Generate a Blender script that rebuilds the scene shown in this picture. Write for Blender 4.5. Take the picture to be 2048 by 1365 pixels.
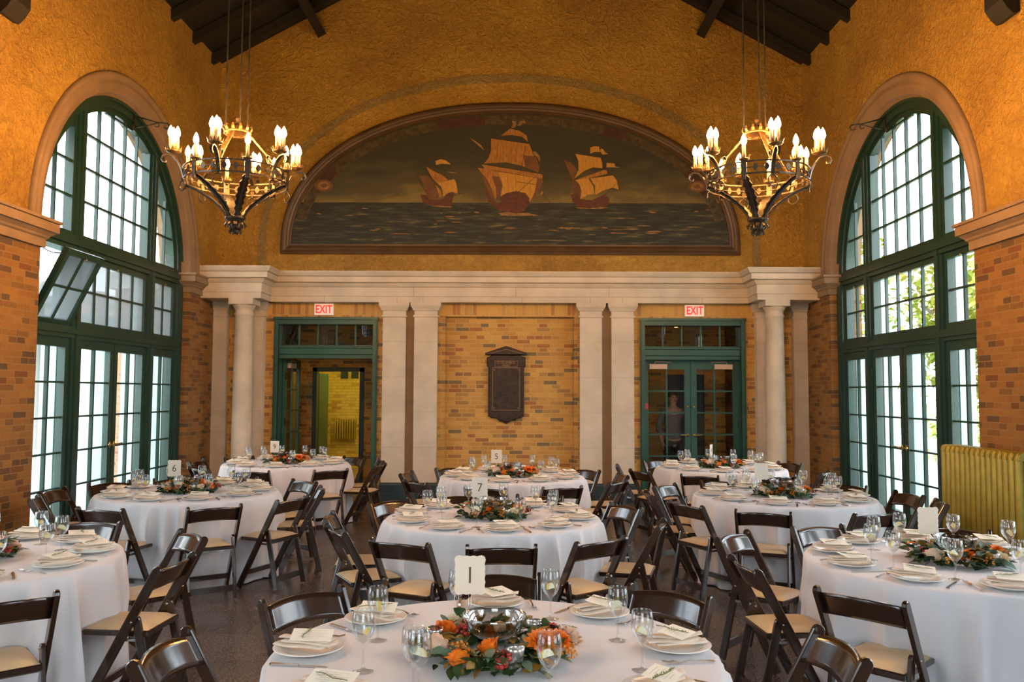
import bpy, math, random
from mathutils import Vector, Matrix
PI = math.pi
R_ = math.radians
for o in list(bpy.data.objects): bpy.data.objects.remove(o)
scn = bpy.context.scene
COL = scn.collection
random.seed(11)

# ---------------------------------------------------------------- camera
F_PX = 1660.0
yaw = math.atan(10 / F_PX); pitch = math.atan(102.5 / F_PX); roll = R_(0.24)
cam_d = bpy.data.cameras.new('camera')
cam = bpy.data.objects.new('camera', cam_d); COL.objects.link(cam)
cam_d.sensor_width = 36.0; cam_d.lens = F_PX / 2048 * 36.0; cam_d.clip_start = 0.02; cam_d.clip_end = 400
fw = Vector((-math.sin(yaw) * math.cos(pitch), math.cos(yaw) * math.cos(pitch), math.sin(pitch)))
rt = Vector((math.cos(yaw), math.sin(yaw), 0)); up = rt.cross(fw)
r2 = rt * math.cos(roll) + up * math.sin(roll); u2 = up * math.cos(roll) - rt * math.sin(roll)
cam.matrix_world = Matrix(((r2.x, u2.x, -fw.x, 0.12), (r2.y, u2.y, -fw.y, 0.0), (r2.z, u2.z, -fw.z, 1.75), (0, 0, 0, 1)))
scn.camera = cam

# ---------------------------------------------------------------- world, exposure
world = bpy.data.worlds.new('overcast_sky'); scn.world = world; world.use_nodes = True
nt = world.node_tree; nt.nodes.clear()
out = nt.nodes.new('ShaderNodeOutputWorld'); bg = nt.nodes.new('ShaderNodeBackground')
tc = nt.nodes.new('ShaderNodeTexCoord'); nz = nt.nodes.new('ShaderNodeTexNoise'); rp = nt.nodes.new('ShaderNodeValToRGB')
nz.inputs['Scale'].default_value = 2.5; nz.inputs['Detail'].default_value = 5
rp.color_ramp.elements[0].color = (0.66, 0.80, 0.95, 1); rp.color_ramp.elements[1].color = (0.92, 0.97, 1.0, 1)
rp.color_ramp.elements[0].position = 0.35; rp.color_ramp.elements[1].position = 0.65
nt.links.new(tc.outputs['Generated'], nz.inputs['Vector']); nt.links.new(nz.outputs['Fac'], rp.inputs['Fac'])
nt.links.new(rp.outputs['Color'], bg.inputs['Color']); nt.links.new(bg.outputs[0], out.inputs[0])
SKY_STRENGTH = 9.5
BULB_STRENGTH = 560.0
bg.inputs['Strength'].default_value = SKY_STRENGTH
scn.view_settings.view_transform = 'Standard'; scn.view_settings.look = 'None'
scn.view_settings.gamma = 1.0; scn.view_settings.use_curve_mapping = False
scn.view_settings.exposure = 0.0

# ---------------------------------------------------------------- materials
def newmat(name):
    m = bpy.data.materials.new(name); m.use_nodes = True
    n = m.node_tree; n.nodes.clear()
    o = n.nodes.new('ShaderNodeOutputMaterial'); b = n.nodes.new('ShaderNodeBsdfPrincipled')
    n.links.new(b.outputs[0], o.inputs[0])
    return m, n, b, o
def N(n, t, **kw):
    x = n.nodes.new(t)
    for k, v in kw.items():
        if k in x.inputs: x.inputs[k].default_value = v
        else: setattr(x, k, v)
    return x
def pbr(name, col, rough=0.5, metal=0.0, noise=0.0, nscale=8.0, bump=0.0, bscale=40.0, coat=0.0, sheen=0.0, emit=None, estr=0.0, col2=None, sub=0.0, stretch=None):
    m, n, b, o = newmat(name)
    b.inputs['Base Color'].default_value = (*col, 1); b.inputs['Roughness'].default_value = rough
    b.inputs['Metallic'].default_value = metal; b.inputs['Coat Weight'].default_value = coat
    b.inputs['Coat Roughness'].default_value = 0.12; b.inputs['Sheen Weight'].default_value = sheen
    if emit: b.inputs['Emission Color'].default_value = (*emit, 1); b.inputs['Emission Strength'].default_value = estr
    if sub: b.inputs['Subsurface Weight'].default_value = sub; b.inputs['Subsurface Scale'].default_value = 0.02
    if noise or col2 or bump:
        t = N(n, 'ShaderNodeTexCoord'); mp = N(n, 'ShaderNodeMapping')
        if stretch: mp.inputs['Scale'].default_value = stretch
        n.links.new(t.outputs['Object'], mp.inputs[0])
        if noise or col2:
            z = N(n, 'ShaderNodeTexNoise', Scale=nscale, Detail=4.0); n.links.new(mp.outputs[0], z.inputs['Vector'])
            r = N(n, 'ShaderNodeValToRGB'); c2 = col2 or tuple(max(0, c * (1 - noise)) for c in col)
            r.color_ramp.elements[0].color = (*c2, 1); r.color_ramp.elements[1].color = (*col, 1)
            r.color_ramp.elements[0].position = 0.35; r.color_ramp.elements[1].position = 0.65
            n.links.new(z.outputs['Fac'], r.inputs['Fac']); n.links.new(r.outputs['Color'], b.inputs['Base Color'])
        if bump:
            z = N(n, 'ShaderNodeTexNoise', Scale=bscale, Detail=3.0); n.links.new(mp.outputs[0], z.inputs['Vector'])
            bp = N(n, 'ShaderNodeBump', Strength=bump, Distance=0.01); n.links.new(z.outputs['Fac'], bp.inputs['Height'])
            n.links.new(bp.outputs[0], b.inputs['Normal'])
    return m
def brickmat(name, axes, c1, c2, dark, mortar, bw=0.222, rh=0.067, soldier=False, shift=0.0):
    """tapestry brick in world metres; axes = which two coordinates run along / up the wall"""
    m, n, b, o = newmat(name)
    t = N(n, 'ShaderNodeNewGeometry'); s = N(n, 'ShaderNodeSeparateXYZ'); c = N(n, 'ShaderNodeCombineXYZ')
    n.links.new(t.outputs['Position'], s.inputs[0])
    n.links.new(s.outputs[axes[0]], c.inputs[0]); n.links.new(s.outputs[axes[1]], c.inputs[1])
    mp = N(n, 'ShaderNodeMapping'); mp.inputs['Location'].default_value = (shift, 0.0, 0.0); n.links.new(c.outputs[0], mp.inputs[0])
    br = N(n, 'ShaderNodeTexBrick', Scale=1.0); br.offset = 0.0 if soldier else 0.5; br.squash = 0.62; br.squash_frequency = 3
    if soldier: br.squash = 1.0
    br.inputs['Brick Width'].default_value = bw; br.inputs['Row Height'].default_value = rh
    br.inputs['Mortar Size'].default_value = 0.0055; br.inputs['Mortar Smooth'].default_value = 0.15; br.inputs['Bias'].default_value = 0.0
    br.inputs['Color1'].default_value = (0, 0, 0, 1); br.inputs['Color2'].default_value = (1, 1, 1, 1); br.inputs['Mortar'].default_value = (0.5, 0.5, 0.5, 1)
    n.links.new(mp.outputs[0], br.inputs['Vector'])
    r = N(n, 'ShaderNodeValToRGB'); r.color_ramp.interpolation = 'LINEAR'
    e = r.color_ramp.elements; e[0].position = 0.0; e[0].color = (*dark, 1); e[1].position = 1.0; e[1].color = (*c2, 1)
    x = e.new(0.08); x.color = (*dark, 1); x = e.new(0.14); x.color = (c1[0] * .72, c1[1] * .52, c1[2] * .55, 1); x = e.new(0.24); x.color = tuple((a + d) / 2 for a, d in zip(c1, dark)) + (1,)
    x = e.new(0.4); x.color = (*c1, 1); x = e.new(0.75); x.color = tuple((a + d) / 2 for a, d in zip(c1, c2)) + (1,)
    n.links.new(br.outputs['Color'], r.inputs['Fac'])
    z = N(n, 'ShaderNodeTexNoise', Scale=28.0, Detail=4.0); n.links.new(t.outputs['Position'], z.inputs['Vector'])
    mx = N(n, 'ShaderNodeMix', data_type='RGBA', blend_type='MULTIPLY'); mx.inputs[0].default_value = 0.45
    n.links.new(r.outputs['Color'], mx.inputs[6]); n.links.new(z.outputs['Color'], mx.inputs[7])
    z2 = N(n, 'ShaderNodeTexNoise', Scale=1.3, Detail=2.0); n.links.new(t.outputs['Position'], z2.inputs['Vector'])
    hs = N(n, 'ShaderNodeHueSaturation', Saturation=1.0, Value=1.45); n.links.new(mx.outputs[2], hs.inputs['Color'])
    mm = N(n, 'ShaderNodeMix', data_type='RGBA'); mm.inputs[7].default_value = (*mortar, 1)
    n.links.new(br.outputs['Fac'], mm.inputs[0]); n.links.new(hs.outputs[0], mm.inputs[6])
    n.links.new(mm.outputs[2], b.inputs['Base Color']); b.inputs['Roughness'].default_value = 0.8
    iv = N(n, 'ShaderNodeMath', operation='SUBTRACT'); iv.inputs[0].default_value = 1.0; n.links.new(br.outputs['Fac'], iv.inputs[1])
    ad = N(n, 'ShaderNodeMath', operation='MULTIPLY_ADD'); ad.inputs[1].default_value = 0.25
    n.links.new(z.outputs['Fac'], ad.inputs[0]); n.links.new(iv.outputs[0], ad.inputs[2])
    bp = N(n, 'ShaderNodeBump', Strength=0.6, Distance=0.006); n.links.new(ad.outputs[0], bp.inputs['Height']); n.links.new(bp.outputs[0], b.inputs['Normal'])
    return m
def stuccomat(name, col, col2):
    m, n, b, o = newmat(name)
    t = N(n, 'ShaderNodeNewGeometry')
    z1 = N(n, 'ShaderNodeTexNoise', Scale=11.0, Detail=5.0, Roughness=0.62, Distortion=1.4); z2 = N(n, 'ShaderNodeTexNoise', Scale=0.9, Detail=3.0)
    z3 = N(n, 'ShaderNodeTexNoise', Scale=34.0, Detail=4.0, Distortion=1.2)
    for z in (z1, z2, z3): n.links.new(t.outputs['Position'], z.inputs['Vector'])
    r = N(n, 'ShaderNodeValToRGB'); r.color_ramp.elements[0].color = (*col2, 1); r.color_ramp.elements[1].color = (*col, 1)
    r.color_ramp.elements[0].position = 0.3; r.color_ramp.elements[1].position = 0.62
    mi = N(n, 'ShaderNodeMath', operation='ADD'); n.links.new(z1.outputs['Fac'], mi.inputs[0]); n.links.new(z2.outputs['Fac'], mi.inputs[1])
    hf = N(n, 'ShaderNodeMath', operation='MULTIPLY'); hf.inputs[1].default_value = 0.5; n.links.new(mi.outputs[0], hf.inputs[0])
    n.links.new(hf.outputs[0], r.inputs['Fac']); n.links.new(r.outputs['Color'], b.inputs['Base Color'])
    b.inputs['Roughness'].default_value = 0.75
    a = N(n, 'ShaderNodeMath', operation='MULTIPLY_ADD'); a.inputs[1].default_value = 0.35
    n.links.new(z3.outputs['Fac'], a.inputs[0]); n.links.new(z1.outputs['Fac'], a.inputs[2])
    bp = N(n, 'ShaderNodeBump', Strength=1.0, Distance=0.11); n.links.new(a.outputs[0], bp.inputs['Height']); n.links.new(bp.outputs[0], b.inputs['Normal'])
    return m
def clearmat(name, tint, fres=1.45, frost=0.0, rough=0.0, boost=1.0):
    """thin clear glass: see-through plus a fresnel mirror; frost adds milky scatter"""
    m = bpy.data.materials.new(name); m.use_nodes = True; n = m.node_tree; n.nodes.clear()
    o = N(n, 'ShaderNodeOutputMaterial'); tr = N(n, 'ShaderNodeBsdfTransparent'); gl = N(n, 'ShaderNodeBsdfGlossy', Roughness=rough)
    tr.inputs[0].default_value = (*tint, 1); gl.inputs[0].default_value = (1, 1, 1, 1)
    fr = N(n, 'ShaderNodeFresnel', IOR=fres); ge = N(n, 'ShaderNodeNewGeometry'); bk = N(n, 'ShaderNodeMapRange'); bk.inputs[3].default_value = fres; bk.inputs[4].default_value = 1 / fres
    n.links.new(ge.outputs['Backfacing'], bk.inputs[0]); n.links.new(bk.outputs[0], fr.inputs['IOR']); mu = N(n, 'ShaderNodeMath', operation='MULTIPLY', use_clamp=True); mu.inputs[1].default_value = boost
    n.links.new(fr.outputs[0], mu.inputs[0]); mx = N(n, 'ShaderNodeMixShader'); n.links.new(mu.outputs[0], mx.inputs[0])
    base = tr
    if frost:
        tl = N(n, 'ShaderNodeBsdfTranslucent'); tl.inputs[0].default_value = (0.15, 0.157, 0.157, 1)
        mf = N(n, 'ShaderNodeMixShader'); mf.inputs[0].default_value = frost; n.links.new(tr.outputs[0], mf.inputs[1]); n.links.new(tl.outputs[0], mf.inputs[2]); base = mf
    n.links.new(base.outputs[0], mx.inputs[1]); n.links.new(gl.outputs[0], mx.inputs[2]); n.links.new(mx.outputs[0], o.inputs[0])
    return m
M = {}
BC1, BC2, BDK, BMO = (0.40, 0.20, 0.042), (0.50, 0.27, 0.058), (0.16, 0.105, 0.045), (0.50, 0.32, 0.11)
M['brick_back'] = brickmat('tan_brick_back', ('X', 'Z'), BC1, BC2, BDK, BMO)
M['brick_side_dim'] = brickmat('dimmed_redbrown_brick_side', ('Y', 'Z'), *[tuple(c * k for c, k in zip(col, (.50, .44, .44))) for col in (BC1, BC2, BDK, BMO)])  # redder brick, with the dim light of the side walls darkened into its colour
M['brick_soldier'] = brickmat('tan_brick_soldier', ('X', 'Z'), (0.45, 0.24, 0.06), BC2, (0.33, 0.17, 0.05), BMO, bw=0.067, rh=0.5, soldier=True)
M['brick_yellow'] = brickmat('yellow_painted_brick', ('Y', 'Z'), (0.5, 0.4, 0.08), (0.55, 0.44, 0.1), (0.42, 0.33, 0.07), (0.4, 0.31, 0.07))
M['brick_yellow_x'] = brickmat('yellow_painted_brick_x', ('X', 'Z'), (0.5, 0.4, 0.08), (0.55, 0.44, 0.1), (0.42, 0.33, 0.07), (0.4, 0.31, 0.07))
M['brick_out'] = brickmat('pale_outdoor_brick', ('X', 'Z'), (0.34, 0.19, 0.11), (0.40, 0.24, 0.13), (0.28, 0.17, 0.1), (0.4, 0.3, 0.2))
M['stucco'] = stuccomat('golden_stucco', (0.74, 0.43, 0.07), (0.42, 0.205, 0.036))
M['stucco_band'] = stuccomat('umber_band_stucco', (0.50, 0.34, 0.11), (0.30, 0.18, 0.055))
M['stone'] = pbr('limestone', (0.60, 0.50, 0.37), 0.7, noise=0.18, nscale=3.0, bump=0.25, bscale=60)
M['stone_arch'] = pbr('tan_stone', (0.27, 0.17, 0.09), 0.75, noise=0.2, nscale=3.0, bump=0.25, bscale=60)  # darker tan than the limestone, for arches, side cornices and pilaster gaps
M['green'] = pbr('green_paint', (0.022, 0.088, 0.060), 0.38, noise=0.25, nscale=3, bump=0.05)
M['green_dark'] = pbr('dark_green_paint', (0.014, 0.04, 0.034), 0.4, noise=0.2)
M['teal_out'] = pbr('pale_teal_paint', (0.40, 0.58, 0.55), 0.5)
M['white_paint'] = pbr('white_paint', (0.8, 0.8, 0.78), 0.5, bump=0.1)
M['plinth'] = pbr('slate_green_plinth', (0.02, 0.04, 0.045), 0.35, noise=0.3, nscale=12)
M['timber'] = pbr('blackened_timber', (0.010, 0.009, 0.008), 0.7, noise=0.35, nscale=4, bump=0.3, bscale=30)
M['frame_wood'] = pbr('bronzed_frame', (0.095, 0.048, 0.017), 0.35, noise=0.3, nscale=4, coat=0.2)
M['bronze'] = pbr('aged_bronze', (0.045, 0.028, 0.02), 0.45, metal=0.6, noise=0.4, nscale=14, bump=0.5, bscale=45)
M['bronze_light'] = pbr('worn_bronze', (0.22, 0.12, 0.05), 0.4, metal=0.7)
M['iron'] = pbr('wrought_iron', (0.10, 0.078, 0.055), 0.33, metal=0.85, noise=0.4, nscale=30, bump=0.2, bscale=60)
M['gilt_iron'] = pbr('gilded_iron', (0.26, 0.15, 0.06), 0.38, metal=0.7, noise=0.3, nscale=20)
M['brass'] = pbr('brass', (0.5, 0.33, 0.1), 0.3, metal=0.9)
M['candle'] = pbr('candle_sleeve', (0.72, 0.5, 0.28), 0.5, sub=0.0)
M['bulb'] = pbr('lit_bulb', (1, 0.8, 0.5), 0.4, emit=(1.0, 0.47, 0.13), estr=BULB_STRENGTH)
M['wood'] = pbr('dark_walnut_lacquer', (0.034, 0.016, 0.009), 0.2, noise=0.3, nscale=4, stretch=(10, 10, 2), coat=0.8)
M['wood_edge'] = pbr('worn_walnut_edge', (0.09, 0.042, 0.018), 0.3, noise=0.4, nscale=6, coat=0.3)
M['pad'] = pbr('tan_vinyl_pad', (0.62, 0.46, 0.26), 0.42, noise=0.1, nscale=9)
M['steel'] = pbr('polished_steel', (0.62, 0.6, 0.57), 0.16, metal=1.0)
M['linen'] = pbr('white_tablecloth_linen', (0.66, 0.635, 0.64), 0.85, bump=0.06, bscale=220, sheen=0.15)
M['napkin'] = pbr('blush_napkin', (0.80, 0.65, 0.51), 0.85, noise=0.15, nscale=16, bump=0.1, bscale=90)
M['china'] = pbr('white_china', (0.78, 0.75, 0.70), 0.18)
M['paper'] = pbr('cream_paper', (0.88, 0.83, 0.70), 0.8)
M['paper_white'] = pbr('ivory_card', (0.9, 0.87, 0.78), 0.8)
n_ = M['paper_white'].node_tree; b_ = [x for x in n_.nodes if x.type == 'BSDF_PRINCIPLED'][0]; tl_ = n_.nodes.new('ShaderNodeBsdfTranslucent'); tl_.inputs[0].default_value = (0.9, 0.87, 0.78, 1); mx_ = n_.nodes.new('ShaderNodeMixShader'); mx_.inputs[0].default_value = 0.5
n_.links.new(b_.outputs[0], mx_.inputs[1]); n_.links.new(tl_.outputs[0], mx_.inputs[2]); n_.links.new(mx_.outputs[0], [x for x in n_.nodes if x.type == 'OUTPUT_MATERIAL'][0].inputs[0])
M['ink'] = pbr('brown_ink', (0.10, 0.075, 0.05), 0.7)
M['leaf'] = pbr('dark_green_leaf', (0.035, 0.085, 0.022), 0.45, noise=0.5, nscale=24)
M['leaf_euc'] = pbr('eucalyptus_leaf', (0.12, 0.19, 0.12), 0.5)
M['leaf_yel'] = pbr('autumn_leaf', (0.45, 0.22, 0.03), 0.5, noise=0.5, nscale=20)
M['rosemary'] = pbr('rosemary_green', (0.12, 0.16, 0.05), 0.6)
M['rose'] = pbr('blush_rose_petal', (0.80, 0.55, 0.38), 0.6, sub=0.0)
M['rose_cream'] = pbr('cream_rose_petal', (0.80, 0.68, 0.44), 0.6)
M['orange'] = pbr('orange_petal', (0.95, 0.22, 0.01), 0.55, noise=0.25, nscale=60)
M['berry_red'] = pbr('red_berry', (0.42, 0.03, 0.02), 0.25)
M['berry_or'] = pbr('orange_berry', (0.65, 0.24, 0.03), 0.35)
M['lemon'] = pbr('lemon_flesh', (0.85, 0.62, 0.10), 0.4)
M['lemon_pale'] = pbr('lemon_pith', (0.85, 0.8, 0.55), 0.5)
M['mercury'] = pbr('mercury_glass', (0.75, 0.72, 0.68), 0.2, metal=0.75, noise=0.3, nscale=30)
M['rad_gold'] = pbr('gold_green_radiator_paint', (0.40, 0.30, 0.035), 0.42, metal=0.25, noise=0.2, nscale=8)
M['rad_pale'] = pbr('pale_valve_paint', (0.55, 0.58, 0.36), 0.4)
M['red'] = pbr('exit_red', (0.75, 0.03, 0.04), 0.5, emit=(1, 0.04, 0.05), estr=0.35)
M['sign'] = pbr('exit_sign_face', (0.75, 0.62, 0.52), 0.5, emit=(1, 0.75, 0.6), estr=0.22)
M['beige'] = pbr('beige_metal', (0.55, 0.36, 0.24), 0.5)
M['black'] = pbr('black_plastic', (0.02, 0.02, 0.02), 0.5)
M['skin'] = pbr('skin', (0.45, 0.26, 0.17), 0.55)
M['shirt'] = pbr('grey_shirt', (0.16, 0.15, 0.16), 0.8)
M['trousers'] = pbr('black_trousers', (0.02, 0.02, 0.022), 0.8)
M['hair'] = pbr('dark_hair', (0.02, 0.014, 0.01), 0.5)
M['ground'] = pbr('pale_paving', (0.62, 0.6, 0.55), 0.8, noise=0.15, nscale=2)
M['grass'] = pbr('lawn', (0.16, 0.26, 0.06), 0.9, noise=0.4, nscale=3)
M['foliage'] = pbr('garden_leaves', (0.20, 0.30, 0.04), 0.6, col2=(0.45, 0.38, 0.06), nscale=1.5)
M['bark'] = pbr('tree_bark', (0.25, 0.2, 0.15), 0.9, noise=0.3, nscale=6)
M['glass'] = clearmat('window_glass', (0.97, 0.98, 0.98))
M['frost'] = clearmat('frosted_glass', (0.17, 0.18, 0.18), frost=0.6)
M['door_glass'] = clearmat('door_glass', (0.8, 0.8, 0.78), boost=1.3)
M['crystal'] = clearmat('clear_stemware', (0.93, 0.94, 0.94), fres=1.5, boost=1.6)
M['stone_joint'] = pbr('stone_joint', (0.36, 0.29, 0.2), 0.8)
M['green_w'] = pbr('window_green_paint', (0.015, 0.048, 0.034), 0.35, noise=0.2, nscale=3)
M['corr_floor'] = pbr('corridor_floor', (0.35, 0.27, 0.10), 0.4)
M['red_plain'] = pbr('red_sticker', (0.5, 0.05, 0.05), 0.5)
M['print_grey'] = pbr('faint_print', (0.55, 0.5, 0.42), 0.8)
M['bowlglass'] = clearmat('silvered_glass', (0.72, 0.72, 0.70), fres=1.7, boost=2.2)
M['fwax'] = pbr('pale_floating_wax', (0.8, 0.5, 0.32), 0.5)
M['pane_grey'] = pbr('grey_pane', (0.35, 0.38, 0.34), 0.1)
# floor: polished speckled terrazzo with thin joints
def floormat():
    m, n, b, o = newmat('brown_terrazzo')
    t = N(n, 'ShaderNodeNewGeometry')
    br = N(n, 'ShaderNodeTexBrick', Scale=1.0); br.offset = 0.0
    br.inputs['Brick Width'].default_value = 0.61; br.inputs['Row Height'].default_value = 0.61; br.inputs['Mortar Size'].default_value = 0.004
    br.inputs['Color1'].default_value = (0.115, 0.086, 0.072, 1); br.inputs['Color2'].default_value = (0.155, 0.115, 0.094, 1); br.inputs['Mortar'].default_value = (0.05, 0.038, 0.03, 1)
    z = N(n, 'ShaderNodeTexNoise', Scale=75.0, Detail=3.0); z2 = N(n, 'ShaderNodeTexNoise', Scale=2.0, Detail=3.0)
    for q in (br, z, z2): n.links.new(t.outputs['Position'], q.inputs['Vector'])
    r = N(n, 'ShaderNodeValToRGB'); r.color_ramp.elements[0].color = (0.45, 0.45, 0.45, 1); r.color_ramp.elements[1].color = (1.7, 1.65, 1.6, 1)
    r.color_ramp.elements[0].position = 0.4; r.color_ramp.elements[1].position = 0.68
    n.links.new(z.outputs['Fac'], r.inputs['Fac'])
    mx = N(n, 'ShaderNodeMix', data_type='RGBA', blend_type='MULTIPLY'); mx.inputs[0].default_value = 1.0
    n.links.new(br.outputs['Color'], mx.inputs[6]); n.links.new(r.outputs['Color'], mx.inputs[7]); n.links.new(mx.outputs[2], b.inputs['Base Color'])
    mr = N(n, 'ShaderNodeMapRange'); mr.inputs[3].default_value = 0.16; mr.inputs[4].default_value = 0.34
    n.links.new(z2.outputs['Fac'], mr.inputs[0]); n.links.new(mr.outputs[0], b.inputs['Roughness'])
    return m
M['floor'] = floormat()
def muralsky():
    m, n, b, o = newmat('painted_sky_and_sea')
    t = N(n, 'ShaderNodeNewGeometry'); s = N(n, 'ShaderNodeSeparateXYZ'); n.links.new(t.outputs['Position'], s.inputs[0])
    mp = N(n, 'ShaderNodeMapping'); mp.inputs['Scale'].default_value = (0.9, 1, 2.6); n.links.new(t.outputs['Position'], mp.inputs[0])
    z = N(n, 'ShaderNodeTexNoise', Scale=1.6, Detail=6.0); n.links.new(mp.outputs[0], z.inputs['Vector'])
    g = N(n, 'ShaderNodeMapRange'); g.inputs[1].default_value = 4.85; g.inputs[2].default_value = 6.1; n.links.new(s.outputs['Z'], g.inputs[0])
    zz = N(n, 'ShaderNodeMath', operation='MULTIPLY_ADD'); zz.inputs[1].default_value = 0.9; n.links.new(z.outputs['Fac'], zz.inputs[0]); n.links.new(g.outputs[0], zz.inputs[2])
    r = N(n, 'ShaderNodeValToRGB'); e = r.color_ramp.elements
    e[0].position = 0.38; e[0].color = (0.20, 0.14, 0.03, 1); e[1].position = 1.25 if False else 1.0; e[1].color = (0.030, 0.026, 0.013, 1)
    x = e.new(0.62); x.color = (0.075, 0.058, 0.019, 1)
    n.links.new(zz.outputs[0], r.inputs['Fac'])
    mp2 = N(n, 'ShaderNodeMapping'); mp2.inputs['Scale'].default_value = (1.6, 1, 13); n.links.new(t.outputs['Position'], mp2.inputs[0])
    z2 = N(n, 'ShaderNodeTexNoise', Scale=1.7, Detail=6.0); n.links.new(mp2.outputs[0], z2.inputs['Vector'])
    r2_ = N(n, 'ShaderNodeValToRGB'); q = r2_.color_ramp.elements; q[0].position = 0.45; q[0].color = (0.016, 0.015, 0.009, 1); q[1].position = 0.75; q[1].color = (0.20, 0.125, 0.03, 1)
    x = q.new(0.6); x.color = (0.035, 0.04, 0.02, 1)
    n.links.new(z2.outputs['Fac'], r2_.inputs['Fac'])
    gt = N(n, 'ShaderNodeMath', operation='GREATER_THAN'); gt.inputs[1].default_value = 4.85; n.links.new(s.outputs['Z'], gt.inputs[0])
    mx = N(n, 'ShaderNodeMix', data_type='RGBA'); n.links.new(gt.outputs[0], mx.inputs[0]); n.links.new(r2_.outputs['Color'], mx.inputs[6]); n.links.new(r.outputs['Color'], mx.inputs[7])
    n.links.new(mx.outputs[2], b.inputs['Base Color']); b.inputs['Roughness'].default_value = 0.7
    return m
M['mural_sky'] = muralsky()
M['sail'] = pbr('painted_sail', (0.40, 0.17, 0.03), 0.75, noise=0.35, nscale=7, stretch=(5, 1, 1.2))
M['sail_lit'] = pbr('painted_sail_lit', (0.52, 0.25, 0.035), 0.75, noise=0.25, nscale=7, stretch=(5, 1, 1.2))
M['sail_dark'] = pbr('painted_sail_umber', (0.16, 0.065, 0.025), 0.75, noise=0.3, nscale=6)
M['hull'] = pbr('painted_hull', (0.12, 0.035, 0.018), 0.75, noise=0.4, nscale=12, stretch=(1, 1, 5))
M['rig'] = pbr('painted_rigging', (0.03, 0.02, 0.012), 0.8)
M['foam'] = pbr('painted_foam', (0.30, 0.16, 0.045), 0.8, noise=0.4, nscale=20)
M['ribbon'] = pbr('painted_ribbon', (0.085, 0.056, 0.024), 0.8, noise=0.55, nscale=11)
M['ribbon_red'] = pbr('painted_ribbon_oxblood', (0.075, 0.022, 0.015), 0.8, noise=0.4, nscale=9)

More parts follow.
